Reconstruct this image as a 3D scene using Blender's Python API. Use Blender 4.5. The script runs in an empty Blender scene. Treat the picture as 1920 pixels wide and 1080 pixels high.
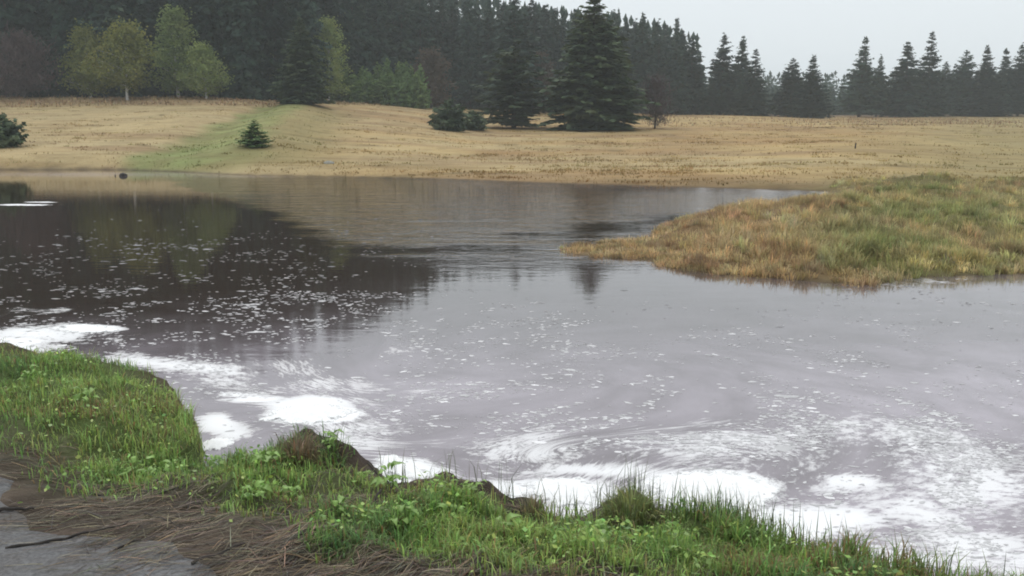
import bpy, math, random
import numpy as np

# ------------------------------------------------------------------ camera, sky, sun, exposure
SC = bpy.context.scene
COL = SC.collection
H = 2.0                      # eye height above the flood water
F = 1663.0                   # focal length in photograph pixels (1920 wide)
PITCH = math.atan(303.0 / F)
FS = 1.2                     # scale of the far distances
cam_d = bpy.data.cameras.new('camera')
cam_d.sensor_width = 36.0
cam_d.lens = F / 1920.0 * 36.0
cam_d.clip_start = 0.05
cam_d.clip_end = 20000.0
cam = bpy.data.objects.new('camera', cam_d)
COL.objects.link(cam)
cam.location = (0, 0, H)
cam.rotation_euler = (math.pi / 2 - PITCH, 0, 0)
SC.camera = cam

SUN_EL, SUN_AZ = math.radians(52), math.radians(160)
W = bpy.data.worlds.new('World')
SC.world = W
W.use_nodes = True
wn = W.node_tree
wn.nodes.clear()
w_out = wn.nodes.new('ShaderNodeOutputWorld')
w_bg = wn.nodes.new('ShaderNodeBackground')
w_sky = wn.nodes.new('ShaderNodeTexSky')
w_sky.sky_type = 'NISHITA'
w_sky.sun_disc = False
w_sky.sun_elevation = SUN_EL
w_sky.sun_rotation = SUN_AZ
w_sky.dust_density = 6.0
w_mix = wn.nodes.new('ShaderNodeMix')
w_mix.data_type = 'RGBA'
w_mix.inputs[0].default_value = 0.93          # closed cloud layer over the clear sky
w_mix.inputs[7].default_value = (8.5, 9.05, 9.4, 1)
wn.links.new(w_sky.outputs[0], w_mix.inputs[6])
wn.links.new(w_mix.outputs[2], w_bg.inputs[0])
w_bg.inputs[1].default_value = 0.1
wn.links.new(w_bg.outputs[0], w_out.inputs[0])

sun_d = bpy.data.lights.new('sun', 'SUN')
sun_d.energy = 1.3
sun_d.angle = math.radians(40)
sun_d.color = (1.0, 0.97, 0.93)
sun = bpy.data.objects.new('sun', sun_d)
COL.objects.link(sun)
sun.rotation_euler = (math.pi / 2 - SUN_EL, 0, math.pi - SUN_AZ + math.pi)

SC.view_settings.view_transform = 'Standard'
SC.view_settings.look = 'None'
SC.view_settings.exposure = 0.12
SC.view_settings.gamma = 1.0
SC.view_settings.use_curve_mapping = False
SC.render.engine = 'CYCLES'
SC.cycles.use_denoising = True
SC.cycles.max_bounces = 8
SC.cycles.diffuse_bounces = 3
SC.cycles.glossy_bounces = 3
SC.cycles.volume_bounces = 2
SC.cycles.filter_width = 1.9

rng = np.random.default_rng(11)
random.seed(11)

# ------------------------------------------------------------------ helpers
SP, CP = math.sin(PITCH), math.cos(PITCH)


def bp(u, v, z=0.0):
    """photograph pixel -> point of the level plane z"""
    X, Y = (u - 960) / F, (540 - v) / F
    dy, dz = CP + Y * SP, -SP + Y * CP
    t = (z - H) / dz
    return np.array([X * t, dy * t])


def zfor(v, D):
    """height that shows at row v when it stands D metres ahead"""
    Y = (540 - v) / F
    return H + D * (-SP + Y * CP) / (CP + Y * SP)


def xfor(u, D, v=210):
    return D * ((u - 960) / F) / (CP + (540 - v) / F * SP)


def sm(a, b, x):
    t = np.clip((x - a) / (b - a), 0, 1)
    return t * t * (3 - 2 * t)


def _hash(ix, iy, seed):
    h = (ix.astype(np.int64) * 374761393 + iy.astype(np.int64) * 668265263 + seed * 974634777) & 0xffffffff
    h = ((h ^ (h >> 13)) * 1274126177) & 0xffffffff
    return ((h ^ (h >> 16)) & 0xffff) / 65535.0


def vnoise(x, y, seed=0):
    ix, iy = np.floor(x), np.floor(y)
    fx, fy = x - ix, y - iy
    fx, fy = fx * fx * (3 - 2 * fx), fy * fy * (3 - 2 * fy)
    a, b = _hash(ix, iy, seed), _hash(ix + 1, iy, seed)
    c, d = _hash(ix, iy + 1, seed), _hash(ix + 1, iy + 1, seed)
    return (a * (1 - fx) + b * fx) * (1 - fy) + (c * (1 - fx) + d * fx) * fy


def fbm(x, y, seed=0, octs=4):
    s, a, t = 0.0, 1.0, 0.0
    for o in range(octs):
        s = s + a * vnoise(x * 2 ** o + 13.1 * o, y * 2 ** o - 7.7 * o, seed + o)
        t += a
        a *= 0.5
    return s / t


def smooth_line(pts, n=6):
    P = np.array(pts, float)
    out = []
    for i in range(len(P) - 1):
        p0, p1, p2, p3 = P[max(i - 1, 0)], P[i], P[i + 1], P[min(i + 2, len(P) - 1)]
        for k in range(n):
            t = k / n
            out.append(0.5 * (2 * p1 + (p2 - p0) * t + (2 * p0 - 5 * p1 + 4 * p2 - p3) * t * t + (3 * p1 - p0 - 3 * p2 + p3) * t ** 3))
    out.append(P[-1])
    return np.array(out)


def seg_dist(px, py, A, closed=False):
    B = np.roll(A, -1, axis=0) if closed else A[1:]
    A0 = A if closed else A[:-1]
    best = np.full(px.shape, 1e18)
    for a, b in zip(A0, B):
        d = b - a
        L = d @ d + 1e-12
        t = np.clip(((px - a[0]) * d[0] + (py - a[1]) * d[1]) / L, 0, 1)
        best = np.minimum(best, (px - a[0] - t * d[0]) ** 2 + (py - a[1] - t * d[1]) ** 2)
    return np.sqrt(best)


def inside(px, py, A):
    r = np.zeros(px.shape, bool)
    B = np.roll(A, -1, axis=0)
    for a, b in zip(A, B):
        if a[1] == b[1]:
            continue
        c = (a[1] > py) != (b[1] > py)
        r ^= c & (px < (b[0] - a[0]) * (py - a[1]) / (b[1] - a[1]) + a[0])
    return r


def mesh_np(name, V, Fc, mat=None, smooth=False, col=None, attrs=None):
    """V (n,3), Fc (m,k) -> mesh datablock; col: per-point colour; attrs: further point attributes"""
    me = bpy.data.meshes.new(name)
    V = np.ascontiguousarray(V, np.float32)
    Fc = np.ascontiguousarray(Fc, np.int32)
    m, k = Fc.shape
    me.vertices.add(len(V))
    me.vertices.foreach_set('co', V.ravel())
    me.loops.add(m * k)
    me.loops.foreach_set('vertex_index', Fc.ravel())
    me.polygons.add(m)
    me.polygons.foreach_set('loop_start', np.arange(0, m * k, k, dtype=np.int32))
    me.polygons.foreach_set('loop_total', np.full(m, k, np.int32))
    if smooth:
        me.polygons.foreach_set('use_smooth', np.ones(m, bool))
    me.update(calc_edges=True)
    if col is not None:
        c4 = np.ones((len(V), 4), np.float32)
        c4[:, :3] = col
        a = me.attributes.new('Col', 'FLOAT_COLOR', 'POINT')
        a.data.foreach_set('color', c4.ravel())
    for n_, val in (attrs or {}).items():
        val = np.ascontiguousarray(val, np.float32)
        if val.ndim == 1:
            me.attributes.new(n_, 'FLOAT', 'POINT').data.foreach_set('value', val)
        else:
            me.attributes.new(n_, 'FLOAT_VECTOR', 'POINT').data.foreach_set('vector', val.ravel())
    if mat:
        me.materials.append(mat)
    return me


def obj(name, me, parent=None, loc=None):
    o = bpy.data.objects.new(name, me)
    COL.objects.link(o)
    if parent:
        o.parent = parent
    if loc is not None:
        o.location = loc
    return o


def tag(o, label=None, cat=None, group=None, kind=None):
    if label: o['label'] = label
    if cat: o['category'] = cat
    if group: o['group'] = group
    if kind: o['kind'] = kind
    return o


# ------------------------------------------------------------------ materials
class NT:
    def __init__(s, name):
        s.m = bpy.data.materials.new(name)
        s.m.use_nodes = True
        s.t = s.m.node_tree
        s.b = s.t.nodes['Principled BSDF']
        s.out = s.t.nodes['Material Output']

    def n(s, typ, **kw):
        x = s.t.nodes.new(typ)
        for k, v in kw.items():
            setattr(x, k, v)
        return x

    def l(s, a, b):
        s.t.links.new(a, b)

    def val(s, sock, v):
        if hasattr(v, 'is_linked') or hasattr(v, 'node'):
            s.l(v, sock)
        else:
            sock.default_value = v

    def math(s, op, a, b=0.0, c=0.0, clamp=False):
        x = s.n('ShaderNodeMath', operation=op, use_clamp=clamp)
        s.val(x.inputs[0], a); s.val(x.inputs[1], b); s.val(x.inputs[2], c)
        return x.outputs[0]

    def mix(s, f, a, b, blend='MIX'):
        x = s.n('ShaderNodeMix', data_type='RGBA', blend_type=blend)
        s.val(x.inputs[0], f); s.val(x.inputs[6], a); s.val(x.inputs[7], b)
        return x.outputs[2]

    def attr(s, name):
        return s.n('ShaderNodeAttribute', attribute_name=name)

    def noise(s, vec, scale, detail=4, rough=0.55, dist=0.0):
        x = s.n('ShaderNodeTexNoise')
        if vec is not None: s.l(vec, x.inputs['Vector'])
        x.inputs['Scale'].default_value = scale
        x.inputs['Detail'].default_value = detail
        x.inputs['Roughness'].default_value = rough
        x.inputs['Distortion'].default_value = dist
        return x.outputs[0]

    def ramp(s, f, lo, hi, to0=0.0, to1=1.0):
        x = s.n('ShaderNodeMapRange', interpolation_type='SMOOTHSTEP')
        s.l(f, x.inputs[0])
        s.val(x.inputs[1], lo); s.val(x.inputs[2], hi)
        x.inputs[3].default_value = to0; x.inputs[4].default_value = to1
        return x.outputs[0]

    def pos(s):
        return s.n('ShaderNodeNewGeometry').outputs['Position']

    def obj(s):
        return s.n('ShaderNodeTexCoord').outputs['Object']

    def scale_vec(s, v, sc):
        x = s.n('ShaderNodeVectorMath', operation='MULTIPLY')
        s.l(v, x.inputs[0]); x.inputs[1].default_value = sc
        return x.outputs[0]


def c4(c):
    return (c[0], c[1], c[2], 1.0)


def blade_material(name, rough=0.6, spec=0.25, trans=0.25):
    """grass, straw and leaf faces: own colour from the point attribute, a little light through the blade"""
    k = NT(name)
    a = k.attr('Col').outputs['Color']
    n = k.noise(k.pos(), 3.0, 3)
    c = k.mix(k.ramp(n, 0.3, 0.7), k.mix(0.18, a, (0, 0, 0, 1)), a)
    k.l(c, k.b.inputs['Base Color'])
    k.b.inputs['Roughness'].default_value = rough
    k.b.inputs['Specular IOR Level'].default_value = spec
    tr = k.n('ShaderNodeBsdfTranslucent')
    k.l(c, tr.inputs[0])
    mx = k.n('ShaderNodeMixShader')
    mx.inputs[0].default_value = trans
    k.l(k.b.outputs[0], mx.inputs[1]); k.l(tr.outputs[0], mx.inputs[2])
    k.l(mx.outputs[0], k.out.inputs[0])
    return k.m


def crown_material(name, dark, light, warm, rough=0.75, trans=0.12, spread=0.5):
    """needles or leaves: clump-to-clump colour from noise, tree-to-tree from the object's random"""
    k = NT(name)
    oi = k.n('ShaderNodeObjectInfo')
    n = k.noise(k.obj(), 0.9, 4, 0.65)
    c = k.mix(k.ramp(n, 0.32, 0.7), c4(dark), c4(light))
    n2 = k.noise(k.obj(), 0.35, 2)
    c = k.mix(k.math('MULTIPLY', k.ramp(n2, 0.5, 0.75), 0.6), c, c4(warm))
    f = k.math('MULTIPLY_ADD', oi.outputs['Random'], spread, 1.0 - spread / 2)
    c = k.mix(1.0, c, f, 'MULTIPLY')
    rnd2 = k.math('FRACT', k.math('MULTIPLY', oi.outputs['Random'], 17.3))
    c = k.mix(k.math('MULTIPLY', rnd2, 0.5), c, k.mix(1.0, c, (0.80, 0.98, 1.10, 1), 'MULTIPLY'))
    k.l(c, k.b.inputs['Base Color'])
    k.b.inputs['Roughness'].default_value = rough
    k.b.inputs['Specular IOR Level'].default_value = 0.15
    tr = k.n('ShaderNodeBsdfTranslucent')
    k.l(c, tr.inputs[0])
    mx = k.n('ShaderNodeMixShader')
    mx.inputs[0].default_value = trans
    k.l(k.b.outputs[0], mx.inputs[1]); k.l(tr.outputs[0], mx.inputs[2])
    k.l(mx.outputs[0], k.out.inputs[0])
    return k.m


def bark_material(name, a, b, scale=6.0, stretch=(1, 1, 0.2)):
    k = NT(name)
    n = k.noise(k.scale_vec(k.obj(), stretch), scale, 5, 0.65)
    k.l(k.mix(k.ramp(n, 0.35, 0.65), c4(a), c4(b)), k.b.inputs['Base Color'])
    k.b.inputs['Roughness'].default_value = 0.85
    bu = k.n('ShaderNodeBump')
    bu.inputs['Strength'].default_value = 0.6
    bu.inputs['Distance'].default_value = 0.02
    k.l(n, bu.inputs['Height'])
    k.l(bu.outputs[0], k.b.inputs['Normal'])
    return k.m


M = {}
M['blade'] = blade_material('grass_blades', 0.55, 0.3, 0.4)
M['straw'] = blade_material('dead_straw', 0.75, 0.15, 0.1)
M['sward'] = blade_material('straw_sward', 0.8, 0.1, 0.38)
M['leaf'] = blade_material('herb_leaf', 0.45, 0.4, 0.25)
M['spruce'] = crown_material('spruce_needles', (0.024, 0.044, 0.033), (0.050, 0.082, 0.055), (0.072, 0.082, 0.042), spread=0.9)
M['spruce_near'] = crown_material('spruce_needles_meadow', (0.046, 0.072, 0.040), (0.108, 0.145, 0.070), (0.14, 0.14, 0.068))
M['young'] = crown_material('young_spruce_needles', (0.10, 0.165, 0.055), (0.20, 0.28, 0.09), (0.20, 0.24, 0.08))
M['birch'] = crown_material('birch_leaves', (0.21, 0.245, 0.075), (0.39, 0.39, 0.11), (0.43, 0.35, 0.10), trans=0.42)
M['birch_green'] = crown_material('birch_leaves_green', (0.16, 0.21, 0.075), (0.29, 0.33, 0.115), (0.31, 0.29, 0.10), trans=0.4)
M['rust'] = crown_material('rusty_leaves', (0.085, 0.066, 0.05), (0.14, 0.10, 0.072), (0.17, 0.14, 0.075), trans=0.2)
M['twig'] = crown_material('bare_twigs', (0.075, 0.054, 0.054), (0.115, 0.082, 0.080), (0.13, 0.09, 0.075), trans=0.0)
M['bark'] = bark_material('spruce_bark', (0.035, 0.027, 0.022), (0.085, 0.065, 0.055))
M['birch_bark'] = bark_material('birch_bark', (0.42, 0.41, 0.39), (0.62, 0.60, 0.57), 5.0, (0.3, 0.3, 2.0))
M['wet_wood'] = bark_material('wet_wood', (0.016, 0.013, 0.011), (0.045, 0.036, 0.03), 14.0)
M['dead_reed'] = bark_material('dead_reed', (0.16, 0.105, 0.06), (0.27, 0.19, 0.11), 14.0)


def ground_material():
    k = NT('ground')
    a = k.attr('Col').outputs['Color']
    p = k.pos()
    n1 = k.noise(p, 1.3, 5, 0.65)
    n2 = k.noise(k.scale_vec(p, (1.0, 0.35, 1.0)), 0.35, 5, 0.6)
    n3 = k.noise(p, 22.0, 4, 0.7)
    c = k.mix(k.math('MULTIPLY', k.ramp(n1, 0.3, 0.7), 0.38), a, k.mix(1.0, a, (0.66, 0.62, 0.56, 1), 'MULTIPLY'))
    c = k.mix(k.math('MULTIPLY', k.ramp(n2, 0.42, 0.62), 0.6), c, k.mix(1.0, a, (1.16, 1.14, 1.12, 1), 'MULTIPLY'))
    c = k.mix(k.math('MULTIPLY', k.ramp(n3, 0.35, 0.65), 0.5), c, k.mix(1.0, c, (0.55, 0.52, 0.5, 1), 'MULTIPLY'))
    n4 = k.noise(k.scale_vec(p, (0.16, 0.9, 1.0)), 0.9, 5, 0.68)
    c = k.mix(k.math('MULTIPLY', k.ramp(n4, 0.44, 0.66), 0.75), c, k.mix(1.0, c, (0.70, 0.64, 0.56, 1), 'MULTIPLY'))
    k.l(c, k.b.inputs['Base Color'])
    k.b.inputs['Roughness'].default_value = 0.9
    k.b.inputs['Specular IOR Level'].default_value = 0.15
    bu = k.n('ShaderNodeBump')
    bu.inputs['Strength'].default_value = 0.7
    bu.inputs['Distance'].default_value = 0.05
    k.l(k.math('ADD', n3, n1), bu.inputs['Height'])
    k.l(bu.outputs[0], k.b.inputs['Normal'])
    return k.m


def road_material():
    k = NT('wet_road')
    p = k.pos()
    n1 = k.noise(p, 60.0, 4, 0.7)
    n2 = k.noise(p, 2.2, 5, 0.6)
    c = k.mix(k.ramp(n1, 0.35, 0.65), (0.06, 0.061, 0.065, 1), (0.14, 0.14, 0.146, 1))
    c = k.mix(k.math('MULTIPLY', k.ramp(n2, 0.42, 0.66), 0.6), c, (0.085, 0.066, 0.052, 1))
    k.l(c, k.b.inputs['Base Color'])
    k.l(k.ramp(n2, 0.35, 0.65, 0.4, 0.8), k.b.inputs['Roughness'])
    k.b.inputs['Specular IOR Level'].default_value = 0.3
    bu = k.n('ShaderNodeBump')
    bu.inputs['Strength'].default_value = 0.5
    bu.inputs['Distance'].default_value = 0.01
    k.l(n1, bu.inputs['Height'])
    k.l(bu.outputs[0], k.b.inputs['Normal'])
    return k.m


def water_material():
    k = NT('flood_water')
    p = k.pos()
    flow = k.attr('flow').outputs['Vector']
    foam = k.attr('foam').outputs['Fac']
    film_sheen = k.attr('film_sheen').outputs['Fac']
    ruff = k.attr('ruffle').outputs['Fac']
    # brown moor water, a grey layer of scum and painted sky sheen, white froth drawn out along the current
    nf = k.noise(flow, 1.6, 5, 0.6)
    film_sheen_a = k.math('MULTIPLY', film_sheen, k.ramp(nf, 0.2, 0.75, 0.55, 1.25), clamp=True)
    base = k.mix(film_sheen_a, (0.034, 0.021, 0.015, 1), (0.42, 0.37, 0.42, 1))
    nb = k.noise(k.scale_vec(flow, (0.6, 1.3, 1.0)), 15.0, 6, 0.7)
    nc = k.noise(flow, 2.3, 3, 0.5)
    nn = k.math('MULTIPLY_ADD', nc, 0.45, k.math('MULTIPLY', nb, 0.72))
    thr = k.math('SUBTRACT', 0.86, k.math('MULTIPLY', foam, 0.62))
    fm = k.ramp(nn, k.math('SUBTRACT', thr, 0.06), k.math('ADD', thr, 0.11))
    base = k.mix(k.math('MULTIPLY', fm, k.ramp(foam, 0.2, 0.9, 0.55, 1.0)), base, (0.88, 0.88, 0.89, 1))
    k.l(base, k.b.inputs['Base Color'])
    k.l(k.math('MAXIMUM', k.math('MULTIPLY', fm, 0.9), k.math('MULTIPLY_ADD', film_sheen_a, 0.09, 0.03)), k.b.inputs['Roughness'])
    k.b.inputs['IOR'].default_value = 1.7
    w0 = k.noise(k.scale_vec(p, (0.30, 1.25, 1.0)), 1.3, 3, 0.55, 0.4)
    w1 = k.noise(k.scale_vec(p, (1.0, 2.2, 1.0)), 2.6, 3, 0.5, 0.3)
    w2 = k.noise(k.scale_vec(p, (1.0, 1.7, 1.0)), 9.0, 3, 0.55, 0.2)
    w3 = k.noise(p, 30.0, 2, 0.5)
    hgt = k.math('ADD', k.math('MULTIPLY_ADD', w0, 1.6, k.math('MULTIPLY', w1, 1.0)), k.math('MULTIPLY_ADD', w3, 0.10, k.math('MULTIPLY', w2, 0.34)))
    bu = k.n('ShaderNodeBump')
    bu.inputs['Distance'].default_value = 0.05
    k.l(k.math('MULTIPLY', ruff, 1.0), bu.inputs['Strength'])
    k.l(hgt, bu.inputs['Height'])
    k.l(bu.outputs[0], k.b.inputs['Normal'])
    return k.m


def foam_material():
    """froth with a lacy, bubbled-out rim"""
    k = NT('froth')
    n = k.noise(k.pos(), 24.0, 5, 0.7)
    k.l(k.mix(k.ramp(n, 0.3, 0.65), (0.80, 0.80, 0.80, 1), (0.93, 0.93, 0.93, 1)), k.b.inputs['Base Color'])
    k.b.inputs['Roughness'].default_value = 0.85
    bu = k.n('ShaderNodeBump')
    bu.inputs['Strength'].default_value = 0.35
    bu.inputs['Distance'].default_value = 0.02
    k.l(n, bu.inputs['Height'])
    k.l(bu.outputs[0], k.b.inputs['Normal'])
    rim = k.attr('rim').outputs['Fac']
    lace = k.noise(k.scale_vec(k.pos(), (1.0, 0.7, 1.0)), 13.0, 6, 0.72)
    al = k.ramp(k.math('MULTIPLY_ADD', lace, 1.5, k.math('MULTIPLY', rim, -1.15)), -0.28, 0.02)
    k.l(al, k.b.inputs['Alpha'])
    return k.m


M['ground'] = ground_material()
M['road'] = road_material()
M['water'] = water_material()
M['foam'] = foam_material()
M['fleck'] = blade_material('thin_froth', 0.6, 0.3, 0.0)

# ------------------------------------------------------------------ the lie of the land
NEAR_Z = 0.20
near_px = [(-900, 560), (-400, 600), (-120, 628), (0, 648), (130, 675), (250, 702), (330, 742), (360, 785), (364, 828), (342, 858), (318, 876), (306, 894),
           (345, 908), (385, 896), (430, 882), (505, 868), (580, 856), (650, 864), (695, 886), (735, 908), (800, 912), (880, 916), (950, 928),
           (1000, 962), (1060, 975), (1110, 972), (1150, 958), (1180, 952), (1230, 970), (1300, 982), (1400, 1002), (1500, 1036), (1600, 1060),
           (1700, 1084), (1800, 1094), (1920, 1108), (2200, 1165), (2700, 1210)]
NEAR = smooth_line([bp(u, v, NEAR_Z) for u, v in near_px], 4)
NEAR_POLY = np.vstack([NEAR, [[30, -20], [-60, -20]]])
far_px = [(-1600, 316), (-700, 317), (0, 318), (200, 318), (330, 322), (450, 328), (560, 330), (700, 332), (850, 336), (1000, 342), (1200, 348),
          (1400, 354), (1530, 358), (1592, 363), (1570, 371), (1480, 378), (1400, 384), (1340, 396), (1290, 408), (1246, 424), (1222, 444), (1190, 450),
          (1130, 455), (1068, 463), (1066, 475), (1130, 482), (1210, 486), (1260, 502), (1330, 512), (1420, 518), (1520, 528), (1600, 534),
          (1650, 532), (1700, 522), (1800, 517), (1920, 512), (2300, 500), (3200, 480)]
FAR = smooth_line([bp(u, v) for u, v in far_px], 4)
FAR_POLY = np.vstack([FAR, [[400, 12], [400, 6000], [-6000, 6000], [-6000, 40]]])

# meadow heights: for a heading, (row seen, metres ahead)
cols = [(-500, [(250, 48), (205, 64), (180, 72)]),
        (0, [(250, 48), (205, 65), (181, 74)]),
        (300, [(260, 45), (203, 64), (182, 74)]),
        (520, [(258, 45), (212, 60), (186, 74)]),
        (640, [(262, 45), (205, 72), (193, 84)]),
        (960, [(290, 41), (243, 66), (207, 100)]),
        (1310, [(290, 40), (243, 66), (216, 106)]),
        (1600, [(292, 36), (244, 64), (220, 120)]),
        (1920, [(330, 31), (252, 58), (218, 128)]),
        (2500, [(330, 31), (252, 58), (218, 128)])]
CR = np.array([(u - 960) / F / (CP + 310 / F * SP) for u, _ in cols])
DG = np.concatenate([np.arange(0, 160, 2.0), [200, 300, 500, 6000]])
TAB = []
for u, rows in cols:
    Ds = [0, 29, 36] + [d * FS for _, d in rows]
    zs = [0.09, 0.08, 0.08] + [zfor(v, d * FS) for v, d in rows]
    s = 0.035 if u < 1000 else 0.01
    Ds += [160, 500, 6000]
    zs += [zs[-1] + s * 60, zs[-1] + s * 60 + 3, zs[-1] + s * 60 + 6]
    TAB.append(np.interp(DG, Ds, zs))
TAB = np.array(TAB)
# smooth the profile kinks
TS = TAB.copy()
for _ in range(3):
    TS[:, 1:-5] = 0.25 * TS[:, :-6] + 0.5 * TS[:, 1:-5] + 0.25 * TS[:, 2:-4]
TAB = TS


def meadow_z(x, y):
    r = np.clip(x / np.maximum(y, 1.0), CR[0], CR[-1])
    ci = np.clip(np.searchsorted(CR, r) - 1, 0, len(CR) - 2)
    t = (r - CR[ci]) / (CR[ci + 1] - CR[ci])
    t = t * t * (3 - 2 * t)
    yy = np.clip(y, 0, 5999)
    di = np.clip(np.searchsorted(DG, yy) - 1, 0, len(DG) - 2)
    s = (yy - DG[di]) / (DG[di + 1] - DG[di])
    za = TAB[ci, di] * (1 - s) + TAB[ci, di + 1] * s
    zb = TAB[ci + 1, di] * (1 - s) + TAB[ci + 1, di + 1] * s
    return za * (1 - t) + zb * t


# the green ditch bank crossing the meadow, the hummocks of the spit, the mounds of the near bank
def gp(u, D):
    return np.array([xfor(u, D), D])


DITCH = smooth_line([bp(345, 316, 0.1), gp(400, 49), gp(450, 60), gp(500, 72), gp(535, 84), gp(545, 96)], 6)
HUM = [(1740, 24.0, 1.3, 0.36), (1690, 22.0, 1.0, 0.16), (1800, 21.0, 1.2, 0.14), (1380, 16.6, 1.0, 0.07), (1470, 15.6, 1.3, 0.12), (1640, 13.4, 0.9, 0.18), (1560, 17.5, 1.3, 0.18),
       (1870, 18.0, 1.3, 0.16), (1790, 15.0, 1.0, 0.14), (1900, 14.0, 1.2, 0.18), (1300, 14.6, 0.7, 0.10), (1680, 18.0, 1.0, 0.2), (1890, 24.0, 1.4, 0.16)]
MOUNDS = [(590, 858, 0.24, 0.20, 0.17), (655, 872, 0.16, 0.15, 0.10), (1185, 962, 0.14, 0.12, 0.10), (200, 720, 0.6, 0.4, 0.05)]
MOUNDS = [(bp(u, v, 0.26), rx * 0.85, ry * 0.85, h * 0.85) for u, v, rx, ry, h in MOUNDS]
ROAD_A, ROAD_B = bp(-40, 905, 0.46), bp(275, 1090, 0.51)
ROAD_T = (ROAD_B - ROAD_A) / np.linalg.norm(ROAD_B - ROAD_A)
ROAD_N = np.array([ROAD_T[1], -ROAD_T[0]])
if ROAD_N @ (np.array([0, 0]) - ROAD_A) < 0:
    ROAD_N = -ROAD_N


def road_d(x, y):
    return (x - ROAD_A[0]) * ROAD_N[0] + (y - ROAD_A[1]) * ROAD_N[1]


def terrain(x, y, full=False):
    x, y = np.asarray(x, float), np.asarray(y, float)
    r = np.hypot(x, y)
    dn = np.full(x.shape, -9.0)
    k = y < 11.5
    dn[k] = seg_dist(x[k], y[k], NEAR) * np.where(inside(x[k], y[k], NEAR_POLY), 1, -1) + (fbm(x[k] * 4.5, y[k] * 4.5, 141, 3) - 0.5) * 0.16
    df = np.full(x.shape, -9.0)
    k = (y > 7) & (y < 62)
    df[k] = seg_dist(x[k], y[k], FAR) * np.where(inside(x[k], y[k], FAR_POLY), 1, -1)
    df[y >= 62] = 15.0
    # near bank
    zn = np.where(dn < 0, NEAR_Z + dn * 4.0, NEAR_Z + 0.34 * (1 - np.exp(-np.maximum(dn, 0) / 0.75)))
    zn = np.maximum(zn, -0.6)
    rd = road_d(x, y)
    rough = (fbm(x * 3.2, y * 3.2, 5) - 0.5) * 0.18 + (fbm(x * 9, y * 9, 8, 3) - 0.5) * 0.09
    zn = zn + rough * sm(-0.25, 0.25, dn) * (1 - 0.93 * sm(-0.9, 0.1, rd))
    for c, rx, ry, h in MOUNDS:
        zn = zn + h * np.exp(-(((x - c[0]) / rx) ** 2 + ((y - c[1]) / ry) ** 2))
    mo = 0 * x
    for c, rx, ry, h in MOUNDS[:2]:
        mo = np.maximum(mo, np.exp(-(((x - c[0]) / (rx * 1.3)) ** 2 + ((y - c[1]) / (ry * 1.3)) ** 2)))
    zn = zn + mo * ((fbm(x * 13, y * 13, 15, 3) - 0.5) * 0.06)
    # far land
    zm = meadow_z(x, y)
    bl = sm(-0.3, 1.6, df)
    lowt = np.where(y < 27, 0.45 + 0.55 * sm(0.13, 0.24, x / np.maximum(y, 1)), 1.0)
    zm = zm * lowt
    zf = -0.5 * (1 - sm(-1.2, 0.05, df)) + bl * (zm + 0.02)
    zf = zf + bl * (fbm(x * 0.25, y * 0.25, 3) - 0.5) * 0.12 * sm(36, 72, r)
    tipf = sm(0.13, 0.235, x / np.maximum(y, 1))
    spit = (1 - sm(25, 35, y)) * sm(0.0, 0.7, df) * tipf
    zf = zf + spit * ((fbm(x * 1.6, y * 1.6, 21) - 0.42) * 0.36)
    for u, D, rad, h in HUM:
        c = gp(u, D * 1.12)
        zf = zf + sm(0, 0.8, df) * tipf * h * np.exp(-((x - c[0]) ** 2 + (y - c[1]) ** 2) / rad ** 2)
    side = np.interp(y, DITCH[:, 1], DITCH[:, 0])
    s = x - side
    zf = zf + bl * (0.38 * np.exp(-((s - 2.4) / 2.6) ** 2) - 0.30 * np.exp(-((s + 1.3) / 1.6) ** 2)) * sm(40, 47, y) * (1 - sm(91, 108, y))
    z = np.where(y < 10.5, np.maximum(zn, np.where(df > -1.3, zf, -0.6)), zf)
    z = np.where(y < 0, zn, z)
    if full:
        return z, dn, df, s, rd
    return z


def tz(x, y):
    return float(terrain(np.array([x]), np.array([y]))[0])


# ---- ground colours (the plants and soils themselves)
STRAW = np.array([0.49, 0.365, 0.175])
STRAW2 = np.array([0.42, 0.285, 0.13])
STRAW3 = np.array([0.475, 0.385, 0.215])
GREENB = np.array([0.22, 0.27, 0.10])
SOIL = np.array([0.065, 0.05, 0.038])
LITTER = np.array([0.115, 0.09, 0.07])
HEATH = np.array([0.36, 0.245, 0.14])
FLOOR = np.array([0.055, 0.042, 0.03])


def mixc(a, b, t):
    t = np.clip(t, 0, 1)[..., None]
    return a * (1 - t) + b * t


def edge_D(u):
    return np.interp(u, [-600, 0, 520, 640, 840, 960, 1310, 1450, 1920, 2600], FS * np.array([72, 74, 75, 86, 98, 101, 108, 122, 130, 134]))


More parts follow.
